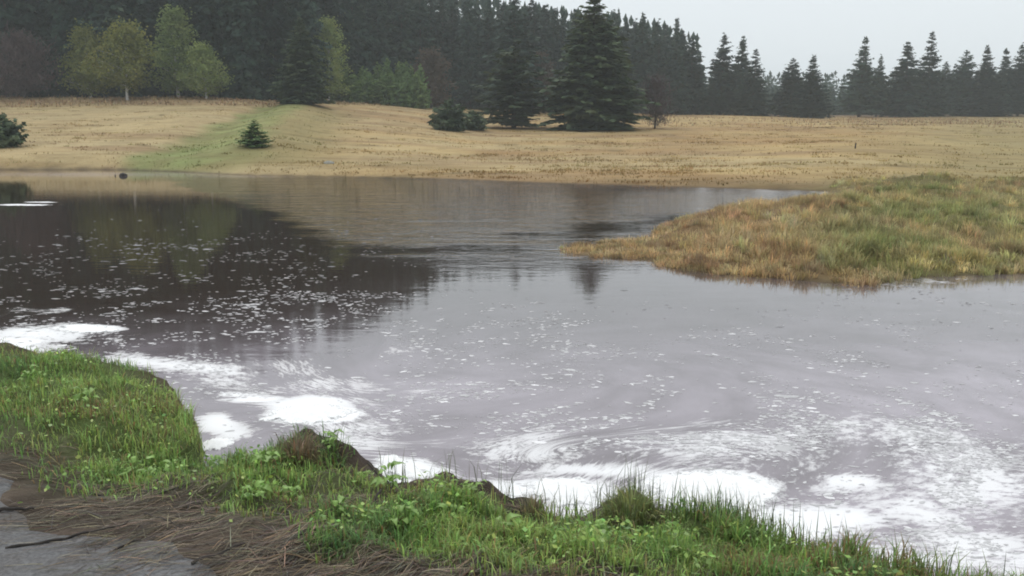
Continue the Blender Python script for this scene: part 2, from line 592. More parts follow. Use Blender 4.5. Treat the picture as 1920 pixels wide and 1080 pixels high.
def far_colour(x, y, df, s):
    u = 960 + x / np.maximum(y, 1) * F
    n = fbm(x * 0.16, y * 0.10, 31)
    n2 = fbm(x * 0.05, y * 0.22, 37)
    c = mixc(np.broadcast_to(STRAW, x.shape + (3,)), STRAW2, sm(0.42, 0.68, n))
    c = mixc(c, STRAW2, sm(560, 900, u) * (1 - sm(1500, 1800, u)) * sm(48, 62, y) * (1 - sm(84, 102, y)) * 0.38)
    c = mixc(c, STRAW3, sm(0.5, 0.72, n2) * 0.7)
    c = mixc(c, STRAW3, (1 - sm(380, 620, u)) * 0.7)
    c = mixc(c, np.array([0.33, 0.225, 0.12]), sm(0.5, 0.72, fbm(x * 0.10 + 5, y * 0.36, 41)) * 0.7)
    c = mixc(c, np.array([0.25, 0.19, 0.09]), sm(0.66, 0.78, fbm(x * 0.5 + 5, y * 0.9, 43)) * 0.7)
    c = mixc(c, np.array([0.28, 0.25, 0.115]), sm(1500, 1900, u) * 0.55)
    # the ditch bank: green slope towards the water, rusty grass on its crown
    g = np.exp(-((s - 0.2 + (fbm(x * 0.6, y * 0.4, 47) - 0.5) * 1.6) / (3.4 - 0.03 * (y - 40))) ** 8) * (0.75 + 0.5 * fbm(x * 0.8, y * 0.8, 49)) * sm(37, 41, y) * (1 - sm(80, 96, y))
    gv_ = fbm(x * 1.1, y * 0.7, 53)[..., None]
    c = mixc(c, GREENB * (0.55 + 0.9 * gv_) + np.array([0.05, 0.01, 0.0]) * (1 - gv_), g * 0.9)
    c = mixc(c, np.array([0.27, 0.235, 0.10]), np.exp(-((s - 4.2) / 2.4) ** 2) * sm(37, 41, y) * (1 - sm(72, 89, y)) * 0.75)
    # heath along the forest edge, needle floor inside
    e = y - edge_D(u)
    c = mixc(c, HEATH, np.exp(-((e + 4.5) / 4.0) ** 2) * 0.75 * (1 - sm(560, 700, u)))
    c = mixc(c, np.array([0.28, 0.17, 0.08]), np.exp(-((e + 5) / 5.0) ** 2) * 0.6 * sm(900, 1200, u))
    c = mixc(c, FLOOR, sm(-1.5, 2.0, e))
    # the grassy spit: rust-tan tip, green towards the land
    sp = (1 - sm(27, 37, y)) * sm(1000, 1150, u)
    t = np.clip(fbm(x * 0.7, y * 0.7, 44) * 1.1 - 0.55 + sm(1330, 1720, u) * 0.95 - 0.10, 0, 1)
    c = mixc(c, mixc(np.broadcast_to(np.array([0.24, 0.165, 0.085]), x.shape + (3,)), np.array([0.18, 0.17, 0.07]), t), sp)
    c = mixc(c, np.array([0.10, 0.075, 0.05]), (1 - sm(-0.1, 0.35, df)) * 0.8)
    return c


def greenness(x, y, dn, rd):
    """0 bare litter .. 1 closed green sward on the near bank"""
    g = np.zeros(x.shape)
    for u, v, ru, rv, a in GREEN:
        c = bp(u, v, 0.38)
        ex = bp(u + ru, v, 0.38) - c
        ey = (bp(u, v - rv, 0.38) - bp(u, v + rv, 0.38)) / 2
        Mx = np.linalg.inv(np.array([ex, ey]).T)
        q = np.stack([x - c[0], y - c[1]])
        p = Mx[0, 0] * q[0] + Mx[0, 1] * q[1], Mx[1, 0] * q[0] + Mx[1, 1] * q[1]
        g = np.maximum(g, a * np.exp(-(p[0] ** 2 + p[1] ** 2) ** 1.5))
    n = fbm(x * 2.6, y * 2.6, 61)
    return np.clip(g * (0.55 + 0.95 * n), 0, 1) * (1 - sm(-0.15, 0.1, rd))


GREEN = [(60, 720, 240, 85, 1.15), (290, 785, 200, 95, 1.2), (250, 850, 90, 45, 0.85), (-200, 690, 300, 90, 1.1),
         (500, 885, 130, 75, 1.1), (480, 960, 70, 40, 0.7), (640, 890, 80, 40, 0.75), (530, 850, 60, 30, 0.8), (610, 846, 45, 22, 0.7), (760, 980, 170, 80, 1.05), (900, 1000, 170, 80, 1.1), (1050, 1040, 220, 75, 1.15),
         (1250, 1020, 250, 85, 1.2), (1500, 1060, 260, 60, 1.2), (1800, 1100, 280, 50, 1.2), (2200, 1150, 400, 70, 1.1), (640, 1070, 60, 40, 0.6)]

# ------------------------------------------------------------------ ground sheet
half = math.radians(37)
az = np.concatenate([np.linspace(-half, half, 380), np.linspace(half, 2 * math.pi - half, 72)[1:-1]])
rad = np.concatenate([np.geomspace(0.4, 2.4, 14)[:-1], np.geomspace(2.4, 9.5, 190)[:-1], np.geomspace(9.5, 36, 130)[:-1], np.geomspace(36, 140, 110)[:-1], np.geomspace(140, 6000, 40)])
A_, R_ = np.meshgrid(az, rad)
GX, GY = R_ * np.sin(A_), R_ * np.cos(A_)
gx, gy = GX.ravel(), GY.ravel()
gz, gdn, gdf, gs, grd = terrain(gx, gy, True)
gc = far_colour(gx, gy, gdf, gs)
gg = greenness(gx, gy, gdn, grd)
nearc = mixc(np.broadcast_to(LITTER, gx.shape + (3,)), SOIL, sm(0.38, 0.58, fbm(gx * 4, gy * 4, 71)))
nearc = mixc(nearc, np.array([0.09, 0.125, 0.04]), gg)
for c_, rx, ry, h in MOUNDS[:2]:
    nearc = mixc(nearc, np.array([0.07, 0.053, 0.043]), 1.0 * np.exp(-(((gx - c_[0]) / rx) ** 2 + ((gy - c_[1]) / ry) ** 2)))
isnear = (gdn > -0.9) & (gy < 10.5)
gc = np.where(isnear[:, None], nearc, gc)
gc = np.where((gz < -0.05)[:, None], np.array([0.03, 0.022, 0.016]), gc)
nr, na = R_.shape
ii = np.arange(nr * na).reshape(nr, na)
ii2 = np.concatenate([ii, ii[:, :1]], 1)
q = np.stack([ii2[:-1, :-1], ii2[:-1, 1:], ii2[1:, 1:], ii2[1:, :-1]], -1).reshape(-1, 4)[:, ::-1]
centre = len(gx)
gv = np.vstack([np.stack([gx, gy, gz], 1), [[0, 0, gz[0]]]])
gcol = np.vstack([gc, gc[:1]])
gm = mesh_np('ground', gv, q, M['ground'], True, gcol)
tag(obj('ground', gm), kind='structure')

# ------------------------------------------------------------------ road sheet (the camera stands on it)
ss = np.linspace(-16, 16, 220)
tt = np.concatenate([np.linspace(0, 0.5, 10), np.linspace(0.6, 4.2, 30)])
S_, T_ = np.meshgrid(ss, tt)
edge_in = (fbm(ss * 2.6, ss * 0 + 3, 91) - 0.5) * 0.35 + (fbm(ss * 9, ss * 0, 93) - 0.5) * 0.16
T2 = T_ + (edge_in - 0.14)[None, :] * (1 - sm(0, 2.0, T_))
rx_ = ROAD_A[0] + ROAD_T[0] * S_ + ROAD_N[0] * T2
ry_ = ROAD_A[1] + ROAD_T[1] * S_ + ROAD_N[1] * T2
rz_ = terrain(rx_.ravel(), ry_.ravel()) + 0.012 * sm(-0.02, 0.4, T_.ravel()) + np.where(T_.ravel() < 0.01, -0.02, 0.004)
ri = np.arange(S_.size).reshape(S_.shape)
rq = np.stack([ri[:-1, :-1], ri[:-1, 1:], ri[1:, 1:], ri[1:, :-1]], -1).reshape(-1, 4)[:, ::-1]
tag(obj('road', mesh_np('road', np.stack([rx_.ravel(), ry_.ravel(), rz_], 1), rq, M['road'], True)), kind='structure')

# ------------------------------------------------------------------ water
def ell(u, v, ru, rv):
    c = bp(u, v)
    ex = bp(u + ru, v) - c
    ey = (bp(u, v - rv) - bp(u, v + rv)) / 2
    return c, np.linalg.inv(np.array([ex, ey]).T)


def blobs(x, y, L, p=1.0):
    g = np.zeros(x.shape)
    for u, v, ru, rv, a in L:
        c, Mx = ell(u, v, ru, rv)
        qx, qy = x - c[0], y - c[1]
        d = (Mx[0, 0] * qx + Mx[0, 1] * qy) ** 2 + (Mx[1, 0] * qx + Mx[1, 1] * qy) ** 2
        g = np.maximum(g, a * np.exp(-d ** p))
    return g


FOAM = [(90, 628, 190, 22, 0.74), (40, 650, 120, 26, 0.8), (270, 684, 150, 26, 0.62), (400, 715, 130, 30, 0.56), (0, 585, 60, 14, 0.45),
        (590, 775, 110, 24, 0.9), (470, 756, 60, 18, 0.75), (400, 825, 60, 26, 0.9), (500, 690, 180, 40, 0.42), (650, 830, 120, 40, 0.6),
        (740, 870, 90, 30, 0.9), (880, 900, 120, 30, 0.85), (1040, 900, 150, 45, 0.72), (1320, 915, 170, 44, 1.2), (1180, 880, 120, 30, 0.7),
        (1560, 900, 190, 60, 0.62), (1650, 970, 260, 70, 0.66), (1800, 860, 320, 90, 0.60), (1850, 1010, 280, 80, 0.63), (1500, 990, 130, 30, 0.7),
        (1300, 815, 380, 50, 0.52), (950, 815, 240, 50, 0.52), (1700, 800, 300, 50, 0.54), (1100, 850, 270, 25, 0.66), (600, 735, 200, 40, 0.54), (430, 745, 60, 10, 0.85), (900, 885, 240, 22, 0.85), (330, 690, 200, 14, 0.7), (480, 762, 90, 12, 0.9), (760, 740, 160, 50, 0.33), (1480, 855, 120, 14, 0.7),
        (1760, 530, 200, 14, 0.38), (1900, 600, 100, 30, 0.3), (2100, 900, 300, 200, 0.5), (760, 645, 110, 16, 0.38), (1000, 640, 160, 25, 0.2), (1200, 640, 200, 60, 0.18)]
CALM = np.array([bp(u, v) for u, v in [(-1200, 322), (300, 334), (430, 366), (540, 412), (602, 450), (735, 492), (835, 514), (700, 540), (560, 566), (420, 586), (250, 606), (-100, 625), (-1200, 640)]])
BAND = np.array([bp(u, v) for u, v in [(560, 428), (700, 462), (850, 455), (1000, 436), (1240, 402), (1330, 392), (1250, 432), (1060, 462), (900, 494), (810, 508), (700, 492)]])
MID = [(820, 400, 470, 75, 1.2), (1100, 430, 260, 60, 1.0), (1300, 380, 300, 30, 1.0), (700, 345, 400, 22, 1.1), (900, 470, 300, 30, 0.8)]
half_w = math.radians(52)
azw = np.linspace(-half_w, half_w, 640)
raw = np.concatenate([np.geomspace(2.2, 12, 340)[:-1], np.geomspace(12, 70, 190)])
A_, R_ = np.meshgrid(azw, raw)
wx, wy = (R_ * np.sin(A_)).ravel(), (R_ * np.cos(A_)).ravel()
VORT = [(1010, 690, 1.9, 2.4), (990, 880, 0.55, 1.7), (1320, 930, 0.8, -1.2), (560, 790, 0.6, -1.2), (250, 650, 1.1, 1.0), (1750, 900, 1.4, -0.8)]
VORT = [(bp(u, v), r * 0.85, s * 0.85) for u, v, r, s in VORT]


def advect(x, y, steps=14, dt=0.075):
    fx, fy = x.copy(), y.copy()
    for _ in range(steps):
        ux = 0.25 + 0 * fx
        uy = 0.0 * fx
        for c, r, s in VORT:
            dx, dy = fx - c[0], fy - c[1]
            d2 = (dx * dx + dy * dy) / r ** 2
            e = s * np.exp(-d2) / r
            ux, uy = ux - e * dy, uy + e * dx
        j = fbm(fx * 0.9, fy * 0.9, 7, 2) - 0.5
        k = fbm(fx * 0.9 + 50, fy * 0.9, 9, 2) - 0.5
        fx, fy = fx - dt * (ux + 0.9 * j), fy - dt * (uy + 0.5 * k)
    return fx, fy


flx, fly = advect(wx, wy)
warpx = wx + (fbm(wx * 0.5, wy * 0.5, 17) - 0.5) * 1.6
warpy = wy + (fbm(wx * 0.5, wy * 0.5, 19) - 0.5) * 1.6
foam_d = np.clip(blobs(warpx, warpy, FOAM, 1.0) * 1.0, 0, 1.2)
foam_d = np.maximum(foam_d, blobs(wx, wy, [(40, 384, 75, 1.8, 0.9), (75, 379, 40, 1.5, 0.8)], 1.0))
foam_d = np.maximum(foam_d, 1.05 * blobs(wx, wy, [(1325, 915, 150, 40, 1.15), (590, 776, 100, 21, 1.15), (160, 616, 85, 9, 0.9), (20, 640, 90, 9, 0.9)], 1.6))
cx_ = wx + (fbm(wx * 0.35, wy * 1.6, 171) - 0.5) * 1.3
cy_ = wy + (fbm(wx * 0.7, wy * 1.2, 173) - 0.5) * 0.9 + (fbm(wx * 1.3, wy * 5.0, 175, 3) - 0.5) * 1.5
sdc = seg_dist(cx_, cy_, CALM, True) * np.where(inside(cx_, cy_, CALM), 1, -1)
soft = 0.45 + 1.3 * (1 - sm(10.4, 13.2, wy))
calm = sm(-soft, soft, sdc)
sdb = seg_dist(cx_, cy_, BAND, True) * np.where(inside(cx_, cy_, BAND), 1, -1)
band = sm(-0.5, 0.6, sdb) * sm(0.25, 0.6, fbm(wx * 0.3, wy * 1.1, 177))
mid = np.clip(blobs(warpx, warpy, MID, 1.5), 0, 1)
film_sheen = np.clip((1 - calm) * (1 - 0.85 * band) * (1 - 0.97 * mid) * (0.36 + 0.64 * (1 - sm(6.0, 10.0, wy))), 0, 1) * (0.55 + 0.35 * fbm(flx * 0.5, fly * 0.5, 23))  # thin scum plus sky sheen painted into the colour, left off calm water
film_sheen = film_sheen * (1 - 0.75 * sm(31, 43, wy)) * (0.72 + 0.5 * fbm(wx * 0.22, wy * 0.75, 27))
film_sheen = np.maximum(film_sheen, 0.75 * blobs(wx, wy, [(170, 327, 260, 4.5, 1.0), (420, 331, 120, 2.0, 0.7)], 1.5))  # pale sky reflection painted as a strip along the far shore
ruff = 0.018 + (1 - calm) * (1 - 0.8 * band) * (0.004 + 0.30 * mid * sm(11.5, 15, wy))
wi = np.arange(wx.size).reshape(R_.shape)
wq = np.stack([wi[:-1, :-1], wi[:-1, 1:], wi[1:, 1:], wi[1:, :-1]], -1).reshape(-1, 4)[:, ::-1]
wme = mesh_np('water', np.stack([wx, wy, 0 * wx], 1), wq, M['water'], True, None,
              dict(foam=foam_d, film_sheen=film_sheen, ruffle=ruff, flow=np.stack([flx, fly, 0 * flx], 1)))
tag(obj('water', wme), kind='structure')

# ---- loose flecks of froth drifting on the water
FLECK = [(150, 520, 330, 75, 1.3), (420, 485, 240, 60, 1.3), (560, 560, 260, 50, 1.1), (300, 440, 240, 30, 0.35), (700, 510, 160, 30, 0.6),
         (380, 690, 200, 40, 1.0), (520, 720, 160, 45, 1.0), (720, 800, 170, 60, 1.0), (900, 740, 200, 70, 0.7), (1150, 780, 350, 60, 0.9), (1300, 830, 350, 50, 1.0),
         (1650, 820, 340, 80, 2.4), (1800, 900, 250, 100, 2.4), (1500, 840, 200, 40, 2.0), (1250, 830, 250, 40, 1.8), (760, 640, 140, 28, 0.7), (1000, 600, 200, 45, 0.9), (1500, 660, 400, 80, 0.5), (1750, 560, 250, 30, 0.4), (500, 650, 140, 40, 0.5),
         (1250, 650, 320, 70, 0.6), (100, 600, 160, 25, 0.8), (640, 440, 150, 30, 0.25)]
N = 420000
u_ = rng.uniform(-100, 2050, N)
r_ = np.exp(rng.uniform(math.log(3.0), math.log(32), N))
a_ = rng.uniform(-0.62, 0.62, N)
fx_, fy_ = r_ * np.sin(a_), r_ * np.cos(a_)
dens = blobs(fx_, fy_, FLECK, 1.0)
ax_, ay_ = advect(fx_, fy_)
pat = sm(0.40, 0.66, fbm(ax_ * 2.2, ay_ * 2.2, 51, 3))
keep = rng.random(N) < dens * (0.05 + pat * pat * 1.25) * 0.19 * (0.35 + 0.65 * (1 - sm(8, 13, r_)))
land = terrain(fx_[keep], fy_[keep]) > -0.01
fx_, fy_, r_ = fx_[keep][~land], fy_[keep][~land], r_[keep][~land]
K = len(fx_)
size = (0.0035 + 0.0007 * r_) * np.exp(rng.normal(0, 0.45, K))
asp = rng.uniform(0.5, 1.1, K)
ang0 = rng.normal(0, 0.35, K)
th = np.linspace(0, 2 * np.pi, 8)[:-1]
rr = 1 + rng.normal(0, 0.28, (K, 7))
lx = size[:, None] * 1.7 * rr * np.cos(th)
ly = size[:, None] * asp[:, None] * rr * np.sin(th)
X = fx_[:, None] + lx * np.cos(ang0)[:, None] - ly * np.sin(ang0)[:, None]
Y = fy_[:, None] + lx * np.sin(ang0)[:, None] + ly * np.cos(ang0)[:, None]
Zr = np.full_like(X, 0.001)
fb = np.clip(rng.uniform(0.25, 0.88, K) * (1 - 0.62 * sm(8, 14, r_)), 0.12 + 0.42 * (1 - sm(7, 10, r_)), 0.9)
fcol = np.stack([fb, fb * 0.985, fb], 1)
V = np.concatenate([np.stack([X, Y, Zr], -1), np.stack([fx_, fy_, np.minimum(0.004 + 0.1 * size, 0.012)], -1)[:, None, :]], 1)
b0 = (np.arange(K) * 8)[:, None]
tri = np.concatenate([np.stack([b0[:, 0] + i, b0[:, 0] + (i + 1) % 7, b0[:, 0] + 7], 1) for i in range(7)])
tag(obj('foam_flecks', mesh_np('foam_flecks', V.reshape(-1, 3), tri, M['fleck'], True, np.repeat(fcol, 8, axis=0))), 'small white flecks of froth drifting on the dark flood water', 'foam', kind='stuff')


# ---- thick rafts of froth along the bank
def foam_raft(px, thick, label, seed):
    B = smooth_line([bp(u, v, 0.0) for u, v in px + [px[0]]], 10)[:-1]
    c = B.mean(0)
    rings = np.linspace(0, 1, 22)[1:]
    d = B - c
    a = np.arctan2(d[:, 1], d[:, 0])
    jag = 1 + (fbm(np.cos(a) * 4 + seed, np.sin(a) * 4, seed, 5) - 0.55) * 0.7
    P = [np.array([[c[0], c[1]]])]
    zz = [np.array([thick])]
    for t in rings:
        q = c + d * (t * (1 + (jag - 1) * t))[:, None]
        P.append(q)
        lump = (fbm(q[:, 0] * 7, q[:, 1] * 7, seed + 4, 3) - 0.5) * 0.9
        zz.append(thick * (1 - t ** 2) ** 1.6 * (1 + lump) - 0.004 * t)
    P = np.vstack(P); zz = np.concatenate(zz)
    zz += 0.001
    n = len(B)
    T = [(0, 1 + i, 1 + (i + 1) % n) for i in range(n)]
    for k in range(len(rings) - 1):
        for i in range(n):
            p, q2 = 1 + k * n + i, 1 + k * n + (i + 1) % n
            T += [(p, p + n, q2 + n), (p, q2 + n, q2)]
    ctr = np.array([c[0], c[1], 0])
    V = np.column_stack([P, zz]) - ctr
    rim = np.concatenate([[0.0]] + [np.full(n, t) for t in rings])
    o = obj('foam_raft', mesh_np('foam_raft', V, np.array(T), M['foam'], True, None, dict(rim=rim)), loc=ctr)
    tag(o, label, 'foam', 'rafts of white froth along the bank')


foam_raft([(1185, 884), (1260, 878), (1350, 876), (1430, 884), (1475, 905), (1490, 932), (1460, 955), (1400, 972), (1300, 975), (1210, 955), (1170, 920)], 0.03,
          'largest bright white raft of froth behind the tussock with upright grass', 3)
foam_raft([(490, 770), (540, 760), (610, 756), (670, 764), (688, 774), (650, 788), (590, 800), (520, 803), (475, 790)], 0.025,
          'oval white raft of froth just beyond the earth mound on the bank', 5)
foam_raft([(90, 612), (140, 606), (190, 608), (235, 618), (240, 624), (190, 627), (130, 626), (95, 622)], 0.02,
          'long white raft of froth farthest along the bank, beside the dark water', 7)
foam_raft([(360, 838), (385, 822), (420, 816), (446, 824), (430, 842), (390, 850), (364, 850)], 0.02,
          'small white raft of froth in the notch of the grassy bank', 8)
foam_raft([(696, 852), (730, 846), (775, 868), (812, 890), (800, 905), (745, 905), (708, 880)], 0.022,
          'narrow white raft of froth against the foot of the earth mound', 9)
foam_raft([(960, 905), (1020, 890), (1090, 892), (1140, 905), (1150, 930), (1100, 955), (1030, 955), (975, 930)], 0.02,
          'broken white raft of froth between the mound and the grass tussock', 12)


# ------------------------------------------------------------------ trees
def tube(path, r0, r1, seg=6):
    """tapered tube along a path -> V, quads"""
    P = np.array(path, float)
    n = len(P)
    T = np.gradient(P, axis=0)
    T /= np.linalg.norm(T, axis=1)[:, None] + 1e-9
    ref = np.array([0.0, 0, 1]) if abs(T[0][2]) < 0.8 else np.array([1.0, 0, 0])
    A = np.cross(T, ref); A /= np.linalg.norm(A, axis=1)[:, None] + 1e-9
    B = np.cross(T, A)
    th = np.linspace(0, 2 * np.pi, seg + 1)[:-1]
    R = np.linspace(r0, r1, n)[:, None, None]
    V = P[:, None, :] + R * (A[:, None, :] * np.cos(th)[None, :, None] + B[:, None, :] * np.sin(th)[None, :, None])
    i = np.arange(n * seg).reshape(n, seg)
    j = np.roll(i, -1, 1)
    Q = np.stack([i[:-1], j[:-1], j[1:], i[1:]], -1).reshape(-1, 4)
    return V.reshape(-1, 3), Q


def join(parts):
    Vs, Qs, o = [], [], 0
    for V, Q in parts:
        Vs.append(V); Qs.append(Q + o); o += len(V)
    return np.vstack(Vs), np.vstack(Qs)


def sprays(P, D, L, Wd, roll, rs):
    """flat tapering sprays (quads) from P along D"""
    D = D / (np.linalg.norm(D, axis=1)[:, None] + 1e-9)
    up = np.array([0, 0, 1.0]) + rs.normal(0, roll, (len(P), 3))
    S = np.cross(D, up)
    S /= np.linalg.norm(S, axis=1)[:, None] + 1e-9
    w = Wd[:, None]
    V = np.stack([P, P + D * (0.45 * L)[:, None] + S * w, P + D * L[:, None], P + D * (0.5 * L)[:, None] - S * w], 1)
    return V.reshape(-1, 3), np.arange(len(P) * 4).reshape(-1, 4)


def spruce(seed, h=12.0, r=2.4, whorls=34, per=7, gap=0.04, droop=0.35, power=0.85, ragged=0.25, dens=1.0, lumps=0.0, mat='spruce', spray=1.0, cone=1.25):
    rs = np.random.default_rng(seed)
    bend = rs.normal(0, 0.012, 2) * h
    tp = [(bend[0] * t * t, bend[1] * t * t, h * t) for t in np.linspace(-0.02, 0.97, 9)]
    tv, tq = tube(tp, 0.016 * h + 0.02, 0.01, 7)
    trunk = mesh_np('spruce_trunk', tv, tq, M['bark'], True)
    P, D, L, Wd = [], [], [], []
    la = rs.uniform(0, 6.28, 3)
    for i in range(whorls):
        t = gap + (1 - gap) * (i + rs.uniform(-0.3, 0.3)) / whorls
        t = min(max(t, 0.005), 0.99)
        z = h * t
        env = r * min(1.0, (1 - t) * cone) ** power * (0.86 + 0.14 * min(1, (t - gap + 0.06) / 0.14)) + 0.03
        n = max(3, int(per * (0.55 + 0.45 * (1 - t))))
        a0 = rs.uniform(0, 6.28)
        for k in range(n):
            a = a0 + 6.283 * k / n + rs.normal(0, 0.2)
            ln = env * rs.uniform(1 - ragged * 1.6, 1 + ragged * 0.7) * (1 + lumps * (math.sin(a * 2 + la[0] + t * 9) * 0.5 + math.sin(a + la[1] - t * 14) * 0.5))
            if ln < 0.08:
                continue
            z = h * t + rs.normal(0, 0.45) * h / whorls
            st = max(3, int(ln / 0.21 * dens))
            tt = np.linspace(0.12, 1.0, st) + rs.normal(0, 0.03, st)
            rise = rs.normal(0.18, 0.08) * (0.4 + t)
            bx = bend[0] * t * t + np.cos(a) * ln * tt
            by = bend[1] * t * t + np.sin(a) * ln * tt
            bz = z + ln * (rise * tt - droop * (1.15 - t) * tt ** 2 * 1.25 + 0.16 * tt ** 4)
            base = np.stack([bx, by, bz], 1)
            for sgn in (-1, 1, 0):
                aa = a + sgn * (0.85 + rs.normal(0, 0.2, st))
                dz = -0.35 + rs.normal(0, 0.22, st) - (0.25 if sgn == 0 else 0)
                P.append(base)
                D.append(np.stack([np.cos(aa), np.sin(aa), dz], 1))
                l = (0.40 + 0.34 * (1 - tt)) * (0.38 + 0.77 * min(1, ln / 1.6)) * rs.uniform(0.7, 1.35, st) * spray
                L.append(l)
                Wd.append(l * rs.uniform(0.22, 0.4, st))
    # leader
    P.append(np.array([[bend[0], bend[1], h * 0.95]] * 5))
    D.append(np.column_stack([rs.normal(0, 0.25, (5, 2)), np.ones(5)]))
    L.append(np.full(5, h * 0.05)); Wd.append(np.full(5, 0.05))
    V, Q = sprays(np.vstack(P), np.vstack(D), np.concatenate(L), np.concatenate(Wd), 0.45, rs)
    V[:, 2] = np.maximum(V[:, 2], 0.02)
    return trunk, mesh_np('spruce_crown', V, Q, M[mat])


def broadleaf(seed, h, r, clear=0.18, leaves=4200, leaf=0.24, mat='birch', bark='birch_bark', lean=0.0, prof=(0.35, 0.55), nb=46, bare=False):
    rs = np.random.default_rng(seed)
    parts = []
    tp = np.array([(lean * h * t + 0.02 * h * math.sin(3 * t + seed), 0.015 * h * math.sin(4 * t + seed * 2), h * t) for t in np.linspace(-0.02, 0.92, 12)])
    parts.append(tube(tp, 0.014 * h + 0.015, 0.012, 8))
    C = []
    for i in range(nb):
        t = clear + (0.97 - clear) * ((i + rs.random()) / nb)
        q = (t - clear) / (1 - clear)
        env = r * math.sin(math.pi * min(1, max(0.02, q ** prof[1] * 0.93 + 0.06))) ** 0.8
        a = i * 2.4 + rs.normal(0, 0.4)
        ln = env * rs.uniform(0.45, 1.08)
        b = tp[min(11, int(max(0, t - 0.10) * 12))]
        b = np.array([np.interp(max(t - 0.12, 0.08), np.linspace(-0.02, 0.92, 12), tp[:, k]) for k in range(3)])
        tip = np.array([b[0] + math.cos(a) * ln, b[1] + math.sin(a) * ln, h * t])
        midp = (b + tip) / 2 + np.array([0, 0, 0.08 * ln])
        parts.append(tube([b, midp, tip], 0.012 + 0.012 * ln, 0.006, 5))
        C.append(tip); C.append(midp + rs.normal(0, 0.15, 3) * r * 0.3)
    tv, tq = join(parts)
    trunk = mesh_np('trunk', tv, tq, M[bark], True)
    C = np.array(C)
    if bare:
        n = leaves
        P = C[rs.integers(0, len(C), n)] + rs.normal(0, 0.20 * r, (n, 3)) * np.array([1, 1, 0.8])
        D = rs.normal(0, 0.6, (n, 3)) + np.array([0, 0, 0.8])
        V, Q = sprays(P, D, rs.uniform(0.3, 0.9, n), np.full(n, 0.026), 0.5, rs)
    else:
        n = int(leaves * 1.5)
        P = C[rs.integers(0, len(C), n)] + rs.normal(0, 0.17 * r, (n, 3)) * np.array([1, 1, 0.75])
        D = rs.normal(0, 1, (n, 3)) + np.array([0, 0, -0.35])
        l = rs.uniform(0.6, 1.4, n) * leaf
        V, Q = sprays(P, D, l, l * 0.42, 1.0, rs)
    V[:, 2] = np.maximum(V[:, 2], 0.03)
    return trunk, mesh_np('crown', V, Q, M[mat])


def plant_tree(name, variant, x, y, h, w, base_h, base_r, label, cat, group=None, rot=None):
    e = bpy.data.objects.new(name, None)
    COL.objects.link(e)
    e.empty_display_size = 0.5
    e.location = (x, y, tz(x, y) - 0.05)
    e.rotation_euler = (0, 0, random.uniform(0, 6.28) if rot is None else rot)
    e.scale = (w / base_r * random.uniform(0.92, 1.08), w / base_r * random.uniform(0.92, 1.08), h / base_h)
    obj('trunk', variant[0], e)
    obj('crown', variant[1], e)
    tag(e, label, cat, group)
    return e


SPR = [spruce(100 + i, r=2.4, whorls=34 + 3 * (i % 4), per=8 + i % 3, dens=1.15, ragged=[0.22, 0.36, 0.28, 0.42, 0.25, 0.34, 0.3][i], droop=[0.3, 0.42, 0.22, 0.35, 0.5, 0.28, 0.38][i], lumps=[0.05, 0.16, 0.1, 0.2, 0.08, 0.14, 0.22][i], gap=[0.04, 0.1, 0.03, 0.14, 0.05, 0.08, 0.02][i], power=[1.0, 0.9, 1.15, 0.95, 0.85, 1.05, 0.8][i], cone=[1.2, 1.35, 1.15, 1.5, 1.3, 1.1, 1.7][i]) for i in range(7)]
SPN = [spruce(200 + i, whorls=46, per=11, gap=0.01, ragged=0.28, droop=0.36, power=[0.85, 0.9, 0.8][i], cone=1.3, dens=1.25, lumps=0.14, mat='spruce_near') for i in range(3)]
YNG = [spruce(300 + i, h=4.0, r=1.3, whorls=20, per=8, gap=0.0, ragged=0.3, droop=0.15, power=0.9, cone=1.5, dens=1.6, mat='young', spray=0.75) for i in range(3)]
BUSH = [spruce(320 + i, h=3.0, r=1.6, whorls=15, per=9, gap=0.0, ragged=0.35, droop=0.05, power=0.8, cone=1.5, dens=1.4, lumps=0.25, mat='spruce_near', spray=0.9) for i in range(2)]
OPEN = spruce(400, h=12, r=2.6, whorls=34, per=6, gap=0.07, ragged=0.5, droop=0.22, power=0.75, cone=1.7, dens=1.1, lumps=0.3, mat='spruce_near')


def D_for(u, v):
    """metres ahead at which the ground shows at row v in the direction of column u"""
    Ds = np.arange(30.0, 170.0, 0.25)
    xs = xfor(u, Ds, v)
    rel = terrain(xs, Ds) - H
    vv = 540 - F * (Ds * SP + rel * CP) / (Ds * CP - rel * SP)
    k = np.nonzero(vv <= v)[0]
    return float(Ds[k[0]]) if len(k) else 120.0


def tree_at(name, variant, u, D, vtop, hw, bh, br, label, cat='tree', group=None, rot=None):
    x = xfor(u, D)
    z = tz(x, D)
    h = zfor(vtop, D) - z
    return plant_tree(name, variant, x, D, h, hw / F * D, bh, br, label, cat, group, rot)


# spruces standing out on the meadow
G_M = 'spruces standing on the meadow'
tree_at('spruce_tree', SPN[0], 1112, D_for(1112, 243), -14, 82, 12, 2.4, 'tallest broad dark spruce standing alone in the middle of the meadow', 'spruce', G_M)
tree_at('spruce_tree', OPEN, 963, D_for(963, 241), 72, 64, 12, 2.6, 'ragged open spruce with gaps at its foot beside the broad tallest spruce', 'spruce', G_M)
tree_at('spruce_tree', SPN[1], 566, D_for(566, 194), 30, 44, 12, 2.4, 'narrow dark spruce standing out at the head of the green ditch bank', 'spruce', G_M)
tree_at('spruce_tree', BUSH[0], 842, D_for(842, 245), 182, 33, 3, 1.6, 'low pointed bushy spruce at the edge of the meadow clump', 'spruce', G_M)
tree_at('spruce_tree', BUSH[1], 884, D_for(884, 244), 203, 26, 3, 1.6, 'low rounded brownish green spruce bush between two taller meadow spruces', 'spruce', G_M)
